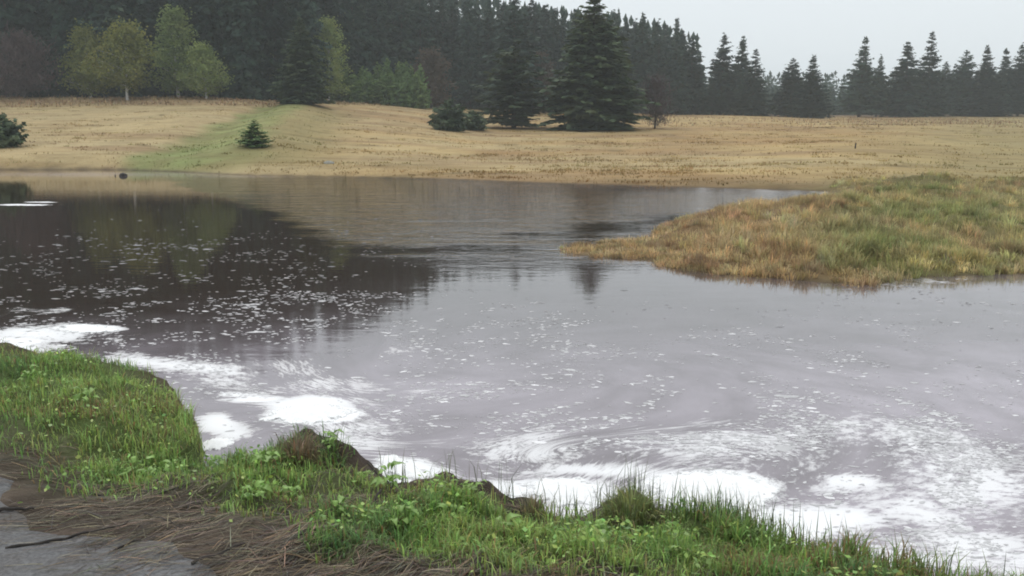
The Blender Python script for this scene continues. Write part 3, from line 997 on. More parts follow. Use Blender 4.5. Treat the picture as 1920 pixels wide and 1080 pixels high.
tree_at('spruce_tree', YNG[1], 474, D_for(474, 275), 221, 27, 4.0, 1.3, 'small dark young spruce on the green ditch bank', 'spruce', G_M, 1.0)
tree_at('spruce_tree', BUSH[0], 2, D_for(2, 276), 208, 32, 3, 1.6, 'dark young spruce cut by the edge of the picture above the flood', 'spruce', G_M)
# forest tall trees right behind the meadow clump
tree_at('spruce_tree', SPR[1], 962, 92 * FS, -10, 58, 12, 2.4, 'tall spruce whose tip rises behind the ragged open spruce', 'spruce')
tree_at('bare_tree', broadleaf(51, 5.0, 1.5, 0.12, 1500, 0.15, 'twig', 'bark', bare=True), 1228, D_for(1228, 241), 145, 40, 5.0, 1.5, 'small reddish bare tree to the side of the tallest meadow spruce', 'tree')

# birches and other broadleaved trees at the forest edge
G_B = 'broadleaved trees at the forest edge'
tree_at('birch_tree', broadleaf(61, 7.0, 2.6, 0.24, 5200, 0.20, 'birch'), 244, 71 * FS, 42, 58, 7.0, 2.4, 'yellow green birch with a bright white trunk at the forest edge', 'birch', G_B, 0.4)
tree_at('birch_tree', broadleaf(62, 7.0, 2.2, 0.12, 4200, 0.20, 'birch'), 172, 74 * FS, 45, 42, 7.0, 2.2, 'yellowish birch crowded behind the white trunked birch', 'birch', G_B, 1.4)
tree_at('birch_tree', broadleaf(63, 8.5, 2.0, 0.12, 4600, 0.20, 'birch_green', lean=0.01), 338, 74.5 * FS, 10, 45, 8.5, 2.0, 'tallest slender pale green birch at the forest edge', 'birch', G_B, 2.0)
tree_at('birch_tree', broadleaf(64, 5.5, 1.8, 0.18, 3600, 0.18, 'birch_green'), 386, 72.5 * FS, 80, 40, 5.5, 1.8, 'shorter rounded pale green birch beside the tallest slender birch', 'birch', G_B, 0.0)
tree_at('bare_tree', broadleaf(65, 6.0, 2.4, 0.10, 5200, 0.15, 'twig', 'bark', bare=True), 48, 73 * FS, 66, 62, 6.0, 2.4, 'purplish brown bare rounded tree in front of the dark forest', 'tree', G_B)
tree_at('birch_tree', broadleaf(66, 8.0, 1.6, 0.1, 2600, 0.2, 'birch_green'), 512, 79 * FS, 85, 20, 8.0, 1.6, 'thin dim birch sapling in front of the forest near the ditch bank', 'birch', G_B)
tree_at('birch_tree', broadleaf(67, 11.0, 2.3, 0.1, 5200, 0.22, 'birch_green'), 618, 84 * FS, 30, 38, 11.0, 2.3, 'tall yellowing birch rising behind the narrow dark spruce', 'birch', G_B)
tree_at('birch_tree', broadleaf(68, 12.0, 2.0, 0.15, 3600, 0.22, 'birch'), 655, 96 * FS, 2, 30, 12.0, 2.0, 'pale faded birch reaching the top of the forest', 'birch', G_B)
tree_at('rusty_tree', broadleaf(69, 6.0, 1.9, 0.08, 3800, 0.2, 'rust', 'bark'), 808, 92 * FS, 92, 40, 6.0, 1.9, 'rusty brown tree at the end of the green young thicket', 'tree', G_B)
tree_at('rusty_tree', broadleaf(70, 6.5, 1.5, 0.1, 2600, 0.2, 'rust', 'bark'), 1016, 95 * FS, 95, 34, 6.5, 1.5, 'dim rusty tree between the ragged spruce and the tallest spruce', 'tree', G_B)
tree_at('rusty_tree', broadleaf(71, 9, 1.8, 0.1, 2400, 0.2, 'rust', 'bark'), 705, 97 * FS, 60, 30, 9, 1.8, 'brownish tree rising behind the green young thicket', 'tree', G_B)

# the line of spruces across the far meadow
G_R = 'spruces in a broken line across the far meadow'
right = [(1350, 116, 62, 33, 'first of two slim spire topped spruces after the forest ends'),
         (1386, 117, 65, 30, 'second of two slim spire topped spruces after the forest ends'),
         (1411, 110, 90, 31, 'dark spruce with its foot on the straw, just past the twin spires'),
         (1334, 108, 150, 22, 'short spruce at the foot of the twin spires'),
         (1481, 112, 108, 27, 'pointed spruce standing behind a darker broader one on the far meadow'),
         (1518, 108, 100, 36, 'dark cone shaped spruce standing forward alone on the far meadow'),
         (1611, 120, 66, 35, 'tall layered spruce with a small one at its side'),
         (1643, 121, 102, 20, 'small slim spruce leaning close to the tall layered one'),
         (1695, 120, 76, 35, 'broad spruce just before the tallest far spire'),
         (1735, 124, 57, 34, 'tallest spire among the far spruces across the meadow'),
         (1768, 127, 114, 26, 'low blunt spruce after the tallest far spire'),
         (1803, 127, 93, 28, 'slender spruce before the dense clump at the meadow end'),
         (1846, 124, 82, 36, 'broad dark spruce opening the dense clump at the meadow end'),
         (1878, 126, 88, 34, 'dark blunt spruce inside the dense clump at the meadow end'),
         (1908, 125, 80, 30, 'spruce cut by the frame in the dense clump at the meadow end'),
         (1295, 113, 66, 32, 'last tall spruce where the forest drops to the open meadow'),
         (1262, 115, 30, 32, 'tall pointed spruce near the open end of the forest')]
for i, (u, D, vt, hw, lab) in enumerate(right):
    tree_at('spruce_tree', SPR[(i * 3 + 1) % 7], u, D * FS, vt, hw * 1.1, 12, 2.4, lab, 'spruce', G_R)

# young green thicket
for i in range(44):
    u = 632 + (i % 22) * 7.4 + random.uniform(-4, 4)
    D = 86 * FS + (i // 22) * 3.2 + random.uniform(-0.8, 0.8)
    tree_at('young_spruce', YNG[i % 3], u, D, random.uniform(112, 148) + (12 if i < 22 else -6), random.uniform(15, 22), 4.0, 1.3,
            'bright green young spruce in the dense thicket before the tall forest', 'young spruce', 'young spruces of the green thicket')

# the closed forest
SKY_U = [-600, 0, 400, 640, 760, 840, 950, 1050, 1170, 1250, 1320]
SKY_V = [-330, -280, -230, -150, -75, -28, -10, 4, 16, 34, 66]
bands = [(-260, 150, 'tall dark spruce in the forest wall behind the purplish bare tree', 'forest spruces behind the purplish bare tree'),
         (150, 430, 'tall dark spruce in the forest wall behind the birches', 'forest spruces behind the birches'),
         (430, 640, 'tall dark spruce in the forest wall behind the green ditch bank', 'forest spruces behind the ditch bank'),
         (640, 850, 'tall hazy spruce in the forest behind the bright green thicket', 'forest spruces behind the green thicket'),
         (850, 1060, 'hazy spruce of the forest skyline behind the ragged open spruce', 'forest spruces behind the ragged spruce'),
         (1060, 1330, 'hazy spruce of the lower forest skyline behind the tallest meadow spruce', 'forest spruces behind the tallest meadow spruce')]
cnt = 0
for row in range(6):
    u = -260.0
    while u < 1290:
        D = float(edge_D(u)) + (6 if 600 < u < 840 else 3) + row * 4.6 + random.uniform(-1.6, 1.6)
        vt = np.interp(u, SKY_U, SKY_V) + random.uniform(-6, 55) + (18 if row == 0 else 0)
        if u > 780:
            vt = np.interp(u, SKY_U, SKY_V) + random.choice([0, 10, 22, 34]) + random.uniform(-4, 10)
        lab, grp = next((l, g) for a, b, l, g in bands if a <= u < b)
        tree_at('spruce_tree', SPR[(cnt * 3 + row) % 7], u, D, vt, random.uniform(2.2, 3.2) / D * F, 12, 2.4, lab, 'spruce', grp)
        cnt += 1
        u += random.uniform(2.5, 3.6) / D * F

# the far wood beyond: one mass
rs = np.random.default_rng(77)
FV, FQ, off = [], [], 0
spots = []
for i in range(430):                                        # behind the forest, and past the frame
    u = rs.uniform(-1500, 1310) if i < 170 else rs.uniform(640, 1312)
    D = float(edge_D(u)) + rs.uniform(28, 60) if u > -260 else rs.uniform(92, 135)
    spots.append((u, D, None))
for i in range(1100):
    u = rs.uniform(1230, 2500)
    D = rs.choice([rs.uniform(168, 200), rs.uniform(200, 270), rs.uniform(200, 270)])
    spots.append((u, D, ('top', rs.uniform(152, 180) if D < 200 else rs.uniform(130, 148))))
for i in range(140):
    u = rs.uniform(1960, 2900)
    spots.append((u, rs.uniform(135, 180), rs.uniform(9, 14)))
sx = np.array([xfor(u, D) for u, D, h in spots]); sz = terrain(sx, np.array([D for u, D, h in spots]))
for (u, D, h), gz_ in zip(spots, sz):
    x = xfor(u, D)
    if h is None:
        h = zfor(np.interp(u, SKY_U, SKY_V) + rs.uniform(2, 34), D) - gz_
    elif isinstance(h, tuple):
        h = zfor(h[1], D) - gz_
    r = rs.uniform(0.15, 0.21) * min(h, 16)
    lev = 11
    P, Dd, L, Wd = [], [], [], []
    for k in range(lev):
        t = k / lev
        n = int(9 * (1 - t) + 4)
        a = rs.uniform(0, 6.28, n)
        e = r * (1 - t) ** 0.8
        P.append(np.stack([0 * a, 0 * a, np.full(n, h * (t + 0.03))], 1))
        Dd.append(np.stack([np.cos(a), np.sin(a), np.full(n, -0.25) + rs.normal(0, 0.15, n)], 1))
        l = e * rs.uniform(0.75, 1.2, n) + 0.25
        L.append(l); Wd.append(l * 0.42)
    P.append(np.array([[0, 0, h * 0.86]] * 2)); Dd.append(np.array([[0.03, 0, 1], [0, 0.05, 1.0]])); L.append(np.array([h * 0.13] * 2)); Wd.append(np.array([0.03 * h] * 2))
    V, Q = sprays(np.vstack(P), np.vstack(Dd), np.concatenate(L), np.concatenate(Wd), 0.6, rs)
    V = V + np.array([x, D, max(0.6, 0)]) 
    FV.append((V, Q, x, D))
fz = terrain(np.array([f[2] for f in FV]), np.array([f[3] for f in FV]))
parts = []
for (V, Q, x, D), z in zip(FV, fz):
    V = V.copy(); V[:, 2] += z - 0.6
    parts.append((V, Q))
V, Q = join(parts)
tag(obj('distant_forest', mesh_np('distant_forest', V, Q, M['spruce'])), 'hazy far spruce wood closing the view beyond the meadow trees', 'forest', kind='stuff')


# ------------------------------------------------------------------ grass
def blades(P, head, length, lean, width, col, tipcol=None):
    """two-segment tapering blades: 5 points, 3 triangles each"""
    n = len(P)
    d = np.stack([np.cos(head), np.sin(head), 0 * head], 1)
    s = np.stack([-np.sin(head), np.cos(head), 0 * head], 1)
    up = np.array([0, 0, 1.0])
    L = length[:, None]; w = width[:, None] / 2
    m = P + up * (L * 0.58 * np.cos(lean * 0.5)[:, None]) + d * (L * 0.58 * np.sin(lean * 0.5)[:, None])
    t = m + up * (L * 0.46 * np.cos(lean * 1.35)[:, None]) + d * (L * 0.46 * np.sin(lean * 1.35)[:, None])
    b = P - up * 0.01
    V = np.stack([b - s * w, b + s * w, m + s * w * 0.75, m - s * w * 0.75, t], 1).reshape(-1, 3)
    k = (np.arange(n) * 5)[:, None]
    T = np.concatenate([k + [0, 1, 2], k + [0, 2, 3], k + [3, 2, 4]])
    tip = col if tipcol is None else tipcol
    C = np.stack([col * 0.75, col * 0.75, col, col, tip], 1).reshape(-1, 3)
    return V, T, C


def scatter(n, u0, u1, rmin, rmax):
    """points spread so that the near ones stand as dense in view as the far ones"""
    r = np.exp(rng.uniform(math.log(rmin), math.log(rmax), n))
    a0, a1 = math.atan((u0 - 960) / F), math.atan((u1 - 960) / F)
    a = rng.uniform(a0, a1, n)
    return r * np.sin(a), r * np.cos(a)


def vary(base, n, s=0.22, hue=0.12):
    k = np.exp(rng.normal(0, s, (n, 1)))
    return base * k * np.exp(rng.normal(0, hue, (n, 3)) * np.array([1, 0.5, 1]))


# near sward
x, y = scatter(420000, -350, 2300, 2.2, 9.0)
z, dn, df, s_, rd = terrain(x, y, True)
g = greenness(x, y, dn, rd)
clump = sm(0.3, 0.65, fbm(x * 8, y * 8, 81, 3))
k = (dn > -0.12) & (rng.random(len(x)) < np.clip(g * 1.1 - 0.05, 0, 1) * (0.2 + 0.8 * clump) * 0.75)
x, y, z, dn, g = x[k], y[k], z[k], dn[k], g[k]
n = len(x)
edge = np.exp(-np.maximum(dn, 0) / 0.22)
uu = 960 + x / y * F
longer = edge * sm(900, 1250, uu)
tint = fbm(x * 1.8, y * 1.8, 83)
G1, G2, G3 = np.array([0.25, 0.40, 0.105]), np.array([0.34, 0.46, 0.135]), np.array([0.18, 0.30, 0.10])
base = mixc(mixc(np.broadcast_to(G1, (n, 3)), G2, sm(0.45, 0.7, tint)), G3, sm(0.55, 0.3, tint) * 0 + (1 - sm(0.3, 0.48, tint)))
base = mixc(base, np.array([0.16, 0.205, 0.09]), longer * 0.7)
dry = rng.random(n) < 0.08 + 0.35 * sm(0.52, 0.7, fbm(x * 2.3 + 4, y * 2.3, 113, 3))
base = np.where(dry[:, None], np.array([0.30, 0.225, 0.105]), base)
ln = rng.uniform(0.03, 0.08, n) * (0.7 + 0.5 * clump[k]) * (1 + 0.75 * longer + 0.6 * edge)
head = rng.uniform(0, 6.28, n)
lean = np.abs(rng.normal(0.85, 0.4, n)) * (1 - 0.45 * longer)
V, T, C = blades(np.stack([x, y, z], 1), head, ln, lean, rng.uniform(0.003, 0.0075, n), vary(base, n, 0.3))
# tall stalks along the waterside
x, y = scatter(60000, 700, 1960, 2.4, 6.0)
z, dn, df, s_, rd = terrain(x, y, True)
uu = 960 + x / y * F
k = (dn > -0.08) & (dn < 0.22) & (rng.random(len(x)) < (0.05 + 0.30 * sm(1120, 1220, uu) * (1 - sm(1420, 1560, uu)) * fbm(x * 5, y * 5, 85, 2)))
x, y, z = x[k], y[k], z[k]
n2 = len(x)
V2, T2_, C2 = blades(np.stack([x, y, z], 1), rng.uniform(0, 6.28, n2), rng.uniform(0.09, 0.21, n2), np.abs(rng.normal(0.25, 0.25, n2)), rng.uniform(0.003, 0.006, n2),
                     vary(np.array([0.13, 0.155, 0.075]), n2))
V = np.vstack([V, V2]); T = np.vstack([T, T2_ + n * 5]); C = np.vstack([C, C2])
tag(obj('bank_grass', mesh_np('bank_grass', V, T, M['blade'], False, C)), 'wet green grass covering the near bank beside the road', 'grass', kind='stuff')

# low herbs: small broad leaves in the sward
x, y = scatter(130000, -300, 2200, 2.3, 8.0)
z, dn, df, s_, rd = terrain(x, y, True)
g = greenness(x, y, dn, rd)
hc = sm(0.50, 0.68, fbm(x * 4.5, y * 4.5, 87, 3))
k = (dn > 0.0) & (rng.random(len(x)) < np.clip(g, 0, 1) * hc * 0.3)
x, y, z = x[k], y[k], z[k]
n = len(x)
P = np.stack([x, y, z + rng.uniform(0.01, 0.085, n)], 1)
a = rng.uniform(0, 6.28, n)
l = rng.uniform(0.010, 0.032, n)
V, Q = sprays(P, np.stack([np.cos(a), np.sin(a), rng.uniform(-0.5, 0.7, n)], 1), l, l * rng.uniform(0.22, 0.42, n), 0.6, rng)
C = np.repeat(vary(np.array([0.27, 0.41, 0.10]), n, 0.35), 4, axis=0)
tag(obj('bank_herbs', mesh_np('bank_herbs', V, Q, M['leaf'], False, C)), 'small bright leaved herbs growing among the bank grass', 'herbs', kind='stuff')

# flattened dead stalks on the bank
x, y = scatter(300000, -350, 1500, 2.2, 7.5)
z, dn, df, s_, rd = terrain(x, y, True)
g = greenness(x, y, dn, rd)
k = (dn > 0.02) & (rng.random(len(x)) < (np.clip(0.9 - g, 0.03, 1) * (1 - 0.9 * sm(-0.3, 0.35, rd + (fbm(x * 3, y * 3, 88) - 0.5) * 0.7))) * 0.21 * sm(0.25, 0.6, fbm(x * 3.5, y * 3.5, 89)))
for c_, rx, ry, h in MOUNDS[:2]:
    k &= (((x - c_[0]) / rx) ** 2 + ((y - c_[1]) / ry) ** 2) > 1.6
x, y, z = x[k], y[k], z[k]
n = len(x)
head = rng.normal(0.6, 0.5, n) + np.where(rng.random(n) < 0.5, math.pi, 0) + np.where(rng.random(n) < 0.15, rng.uniform(-1.5, 1.5, n), 0)
ln = rng.uniform(0.03, 0.20, n) * np.where(rng.random(n) < 0.08, 1.7, 1)
P0 = np.stack([x, y, z], 1)
dv = np.stack([np.cos(head), np.sin(head)], 1)
mx, my = x + dv[:, 0] * ln * 0.5, y + dv[:, 1] * ln * 0.5
ex, ey = x + dv[:, 0] * ln, y + dv[:, 1] * ln
mz, ez = terrain(mx, my), terrain(ex, ey)
lift = rng.uniform(0.003, 0.02, n)
w = rng.uniform(0.0006, 0.0017, n)[:, None]
sd = np.stack([-dv[:, 1], dv[:, 0], 0 * x], 1) * w
A0 = np.stack([x, y, z + lift * 0.5], 1); A1 = np.stack([mx, my, np.maximum(mz, z * 0.5 + ez * 0.5 - 0.02) + lift], 1); A2 = np.stack([ex, ey, ez + lift * 1.2], 1)
V = np.stack([A0 - sd, A0 + sd, A1 - sd, A1 + sd, A2 - sd * 0.4, A2 + sd * 0.4], 1).reshape(-1, 3)
kk = (np.arange(n) * 6)[:, None]
Q = np.concatenate([kk + [0, 1, 3, 2], kk + [2, 3, 5, 4]])
pick = rng.random(n)
base = np.where((pick < 0.38)[:, None], np.array([0.088, 0.074, 0.060]), np.where((pick < 0.84)[:, None], np.array([0.17, 0.138, 0.10]), np.array([0.33, 0.275, 0.19])))
tag(obj('dead_straw', mesh_np('dead_straw', V, Q, M['straw'], False, np.repeat(vary(base, n, 0.25), 6, axis=0))), 'flattened brown dead stalks littering the bank beside the road', 'dead grass', kind='stuff')

# grass of the spit: tussocks, each a spray of bent stems in its own colour, over a thin short sward
x, y = scatter(11500, 1000, 2250, 10.5, 34.0)
z, dn, df, s_, rd = terrain(x, y, True)
uu = 960 + x / y * F
k = (df > -0.08) & (y < 33) & ((uu > 1560) | (y < 25.5)) & (rng.random(len(x)) < 0.35 + 0.65 * sm(0.35, 0.6, fbm(x * 1.2, y * 1.2, 95, 3)))
x, y, uu, df = x[k], y[k], uu[k], df[k]
nt, per = len(x), 34
t = np.clip(fbm(x * 0.7, y * 0.7, 44) * 1.1 - 0.55 + sm(1330, 1720, uu) * 0.95 - 0.10, 0, 1)
base = mixc(np.broadcast_to(np.array([0.55, 0.41, 0.215]), (nt, 3)), np.array([0.44, 0.40, 0.18]), t)
pk = rng.random(nt)
base = mixc(base, np.array([0.64, 0.53, 0.30]), (pk < 0.25) * 0.8)
base = mixc(base, np.array([0.34, 0.235, 0.135]), (sm(0.52, 0.68, fbm(x * 1.5, y * 1.5, 97, 3))) * 0.7)
base = mixc(base, np.array([0.20, 0.26, 0.09]), (sm(0.54, 0.68, fbm(x * 0.8 + 9, y * 0.8, 99, 3))) * sm(1400, 1700, uu) * 0.55)
base = vary(base * 1.12, nt, 0.24, 0.07)
rad_ = rng.uniform(0.05, 0.16, nt)
siz = rng.uniform(0.4, 1.65, nt) * (0.75 + 0.35 * sm(0.2, 1.2, df)) * (0.45 + 0.35 * sm(1180, 1400, uu))
hd = rng.uniform(0, 6.28, (nt, per)); q_ = np.sqrt(rng.random((nt, per)))
px = (x[:, None] + rad_[:, None] * q_ * np.cos(hd)).ravel()
py = (y[:, None] + rad_[:, None] * q_ * np.sin(hd)).ravel()
pz = terrain(px, py)
n = nt * per
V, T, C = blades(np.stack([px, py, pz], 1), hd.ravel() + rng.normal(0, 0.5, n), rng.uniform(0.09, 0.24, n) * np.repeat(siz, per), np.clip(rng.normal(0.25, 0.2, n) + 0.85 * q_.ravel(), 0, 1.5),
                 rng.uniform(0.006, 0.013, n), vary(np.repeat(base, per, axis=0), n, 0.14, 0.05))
tag(obj('spit_grass', mesh_np('spit_grass', V, T, M['sward'], False, C)), 'tussocky tan and green grass covering the spit that reaches into the flood', 'grass', kind='stuff')

# straw sward of the meadow
x, y = scatter(250000, -200, 2150, 29, 126)
z, dn, df, s_, rd = terrain(x, y, True)
uu = 960 + x / y * F
k = (df > 0.1) & (y > 30) & (y < edge_D(uu) + 1) & (rng.random(len(x)) < 0.01 + 0.14 * sm(0.45, 0.75, fbm(x * 0.5, y * 0.3, 101)))
x, y, z, df, s_ = x[k], y[k], z[k], df[k], s_[k]
n = len(x)
base = far_colour(x, y, df, s_) * (0.9 + 0.2 * rng.random((n, 1)))
r = np.hypot(x, y)
V, T, C = blades(np.stack([x, y, z], 1), rng.uniform(0, 6.28, n), rng.uniform(0.03, 0.09, n), np.abs(rng.normal(0.55, 0.3, n)), rng.uniform(0.022, 0.045, n) * (r / 35) ** 0.8, vary(base * 1.12, n, 0.08, 0.03))
tag(obj('meadow_grass', mesh_np('meadow_grass', V, T, M['sward'], False, C)), 'pale straw coloured mown grass of the flooded meadow', 'grass', kind='stuff')

# low rough clumps left by the mower, and wet tufts along the far waterline
xc, yc = scatter(5200, -150, 2100, 31, 120)
zc_, dn, dfc, sc_, rd = terrain(xc, yc, True)
uc = 960 + xc / yc * F
k = (dfc > 0.45) & (yc < edge_D(uc)) & (rng.random(len(xc)) < np.where(dfc < 1.0, 0.9, 0.10 + 0.9 * sm(0.48, 0.68, fbm(xc * 0.16, yc * 0.5, 121, 3))))
xc, yc, dfc, sc_ = xc[k], yc[k], dfc[k], sc_[k]
nc_, per = len(xc), 16
cb = far_colour(xc, yc, dfc, sc_)
cb = vary(np.where((rng.random(nc_) < 0.5)[:, None], cb * np.array([0.92, 0.88, 0.80]), cb * np.array([1.06, 1.08, 1.0])), nc_, 0.12, 0.05)
sp_ = rng.uniform(0.12, 0.42, nc_)
px = (xc[:, None] + rng.normal(0, 1, (nc_, per)) * sp_[:, None]).ravel()
py = (yc[:, None] + rng.normal(0, 1, (nc_, per)) * sp_[:, None] * 0.7).ravel()
n = nc_ * per
V, T, C = blades(np.stack([px, py, terrain(px, py)], 1), rng.uniform(0, 6.28, n), rng.uniform(0.04, 0.11, n), np.abs(rng.normal(0.6, 0.35, n)), rng.uniform(0.03, 0.07, n), np.repeat(cb, per, axis=0))
tag(obj('meadow_tufts', mesh_np('meadow_tufts', V, T, M['sward'], False, C)), 'rough tufts left standing in the mown straw meadow', 'grass', kind='stuff')

# heath and rushes: taller rough tufts at the forest edge and along the far ditch
x1, y1 = scatter(12000, -200, 760, 74, 108)
u1 = 960 + x1 / y1 * F
e1 = y1 - edge_D(u1)
k = (e1 > -10) & (e1 < 2) & (fbm(x1 * 0.35, y1 * 0.35, 103) > 0.38)
x1, y1 = x1[k], y1[k]
x2, y2 = scatter(36000, 900, 2100, 72, 154)
u2 = 960 + x2 / y2 * F
rowm = sm(0.50, 0.60, fbm(x2 * 0.10, y2 * 0.45, 107, 3))
k = (y2 < edge_D(u2) + 2) & (rng.random(len(x2)) < rowm * sm(80, 100, y2) * (0.25 + 0.75 * sm(1300, 1560, u2)))
x2, y2 = x2[k], y2[k]
x, y = np.concatenate([x1, x2]), np.concatenate([y1, y2])
z = terrain(x, y)
n = len(x)
V, T, C = blades(np.stack([x, y, z], 1), rng.uniform(0, 6.28, n), rng.uniform(0.12, 0.34, n), np.abs(rng.normal(1.0, 0.35, n)), rng.uniform(0.06, 0.14, n),
                 vary(mixc(np.broadcast_to(HEATH, (n, 3)), np.array([0.44, 0.32, 0.18]), sm(0.4, 0.6, fbm(x * 0.3, y * 0.3, 109))), n, 0.2, 0.08))
tag(obj('heath_tufts', mesh_np('heath_tufts', V, T, M['straw'], False, C)), 'rusty rough tufts along the forest edge and the far ditches', 'heath', kind='stuff')


# ------------------------------------------------------------------ tussock and mound on the near bank
def tussock(u, v, zc, n, rx, lmin, lmax, base, label, name='grass_tussock'):
    c = bp(u, v, zc)
    o = bpy.data.objects.new(name, None)
    COL.objects.link(o)
    z0 = tz(c[0], c[1])
    o.location = (c[0], c[1], z0 - 0.02)
    # domed root stool
    th_ = np.linspace(0, 2 * np.pi, 19)[:-1]
    Vs, Qs = [], []
    for k in range(7):
        ph = k / 6 * math.pi / 2
        rr_ = rx * math.cos(ph) * (1 + 0.18 * np.sin(th_ * 3 + k) + rng.normal(0, 0.05, 18)) + 0.002
        Vs.append(np.stack([rr_ * np.cos(th_), rr_ * np.sin(th_), np.full(18, rx * 0.75 * math.sin(ph)) + rng.normal(0, 0.006, 18)], 1))
    i = np.arange(7 * 18).reshape(7, 18); j = np.roll(i, -1, 1)
    Q_ = np.stack([i[:-1], j[:-1], j[1:], i[1:]], -1).reshape(-1, 4)
    obj('root_stool', mesh_np('root_stool', np.vstack(Vs), Q_, M['ground'], True, np.tile(np.array([0.12, 0.12, 0.06]), (126, 1))), o)
    a = rng.uniform(0, 6.28, n); q_ = np.sqrt(rng.random(n))
    px, py = rx * q_ * np.cos(a), rx * q_ * np.sin(a)
    pz = rx * 0.75 * np.sqrt(np.maximum(0, 1 - q_ ** 2)) * 0.95
    V, T, C = blades(np.stack([px, py, pz], 1), a + rng.normal(0, 0.5, n), rng.uniform(lmin, lmax, n), 0.25 + 1.1 * q_ * rng.random(n) + 0.15, rng.uniform(0.003, 0.007, n), vary(base, n, 0.28))
    obj('grass_blades', mesh_np('tussock_blades', V, T, M['blade'], False, C), o)
    tag(o, label, 'tussock', 'tussocks on the near bank')


tussock(1183, 962, 0.34, 620, 0.11, 0.04, 0.11, np.array([0.27, 0.31, 0.125]), 'upright grass tussock rising above the bank before the largest white froth')
tussock(560, 862, 0.36, 420, 0.08, 0.05, 0.14, np.array([0.30, 0.24, 0.15]), 'withered pale grass tuft hanging over the dark earth mound')
tussock(1000, 965, 0.26, 160, 0.06, 0.03, 0.09, np.array([0.30, 0.26, 0.15]), 'small withered tussock on the bank edge between mound and upright tussock')

# ------------------------------------------------------------------ leafy plants
def leaf_mesh(seed, L=0.09, Wd=0.05):
    rs_ = np.random.default_rng(seed)
    V, Q = [], []
    m = 7
    for i in range(m):
        t = i / (m - 1)
        w = Wd * math.sin(math.pi * (0.06 + 0.92 * t) ** 0.8) ** 0.9 * (1 + rs_.normal(0, 0.08))
        zc = 0.05 * L * math.sin(3.1 * t) * 4 - 0.35 * L * t * t
        for s, lift in ((-1, 0.22), (0, 0), (1, 0.22)):
            V.append((L * t, s * w * 0.5, zc + lift * w + rs_.normal(0, 0.002)))
    for i in range(m - 1):
        for k in (0, 1):
            a = i * 3 + k
            Q.append((a, a + 3, a + 4, a + 1))
    c = np.array([0.25, 0.40, 0.10]) * (0.8 + 0.5 * rs_.random())
    C = np.tile(c, (len(V), 1)); C[1::3] *= 1.15
    return mesh_np('leaf', np.array(V), np.array(Q), M['leaf'], True, C)


LEAVES = [leaf_mesh(500 + i, 0.034 + 0.007 * i, 0.020 + 0.004 * i) for i in range(5)]
plants = [(300, 838, 'broad leaved plant low on the slope of the farther grass patch', 1.25, 9), (250, 862, 'leafy rosette at the foot of the farther grass patch', 1.1, 8),
          (372, 790, 'yellowish leafy plant on the tip of the farther grass patch', 0.9, 7), (410, 832, 'leafy plant standing against the froth in the bank notch', 1.15, 8),
          (620, 838, 'bright leafy plant on the shoulder of the dark earth mound', 1.1, 9), (678, 862, 'leafy sprig at the broken edge of the earth mound', 0.9, 6),
          (735, 900, 'large pale leaved plant at the waterside just past the earth mound', 1.3, 9), (500, 905, 'leafy plant in the green patch below the earth mound', 1.1, 9),
          (545, 935, 'leafy plant lower in the green patch below the earth mound', 1.0, 8), (470, 968, 'yellow green rosette at the litter edge below the earth mound', 1.0, 8),
          (890, 905, 'round leaved plant by the water before the broken froth', 1.0, 7), (640, 1000, 'yellowish rosette at the litter edge beside the middle grass', 0.9, 7),
          (850, 990, 'leafy plant in the middle of the near green sward', 1.0, 8), (760, 1030, 'broad leaved plant near the bottom of the green sward', 1.0, 8),
          (960, 1045, 'leafy rosette in the bottom green sward below the small tussock', 1.0, 8), (60, 730, 'leafy plant in the far end of the bank grass', 1.1, 8), (1120, 1055, 'leafy rosette in the sward below the upright tussock', 1.0, 8), (160, 770, 'leafy plant in the middle of the farther grass patch', 1.1, 8)]
for i, (u, v, lab, sc, nl) in enumerate(plants):
    c = bp(u, v, 0.38)
    e = bpy.data.objects.new('leafy_plant', None)
    COL.objects.link(e)
    e.location = (c[0], c[1], tz(c[0], c[1]) + 0.0)
    sv, sq = tube([(0, 0, -0.03), (0.004, 0.002, 0.03), (0.0, 0.004, 0.075 * sc)], 0.004, 0.002, 5)
    obj('stem', mesh_np('stem', sv, sq, M['leaf'], True, np.tile(np.array([0.12, 0.16, 0.05]), (len(sv), 1))), e)
    for k in range(nl + 5):
        lo = obj('leaf', LEAVES[(i + k) % 5], e)
        lo.location = (random.uniform(-0.045, 0.045) * sc, random.uniform(-0.045, 0.045) * sc, random.uniform(0.02, 0.075) * sc)
        lo.rotation_euler = (random.uniform(-0.3, 0.3), random.uniform(-0.75, -0.05), k * 2.4 + random.uniform(-0.3, 0.3))
        s = sc * 0.85 * random.uniform(0.75, 1.15)
        lo.scale = (s, s, s)
    tag(e, lab, 'plant', 'leafy plants on the near bank')

# ------------------------------------------------------------------ fallen twigs, reeds, small far things
def fallen(name, pts, r, mat, label, cat, z=0.5):
    W_ = [bp(u, v, z) for u, v in pts]
    W_ = smooth_line(W_, 5)
    c = W_[0]
    hz_ = terrain(W_[:, 0], W_[:, 1])
    P = np.column_stack([W_, hz_ + r * 0.9 + 0.004 + 0.006 * np.abs(np.sin(np.arange(len(W_)) * 0.9))])
    org = np.array([c[0], c[1], hz_[0]])
    V, Q = tube(P - org, r, r * 0.45, 6)
    tag(obj(name, mesh_np(name, V, Q, M[mat], True), loc=org), label, cat)


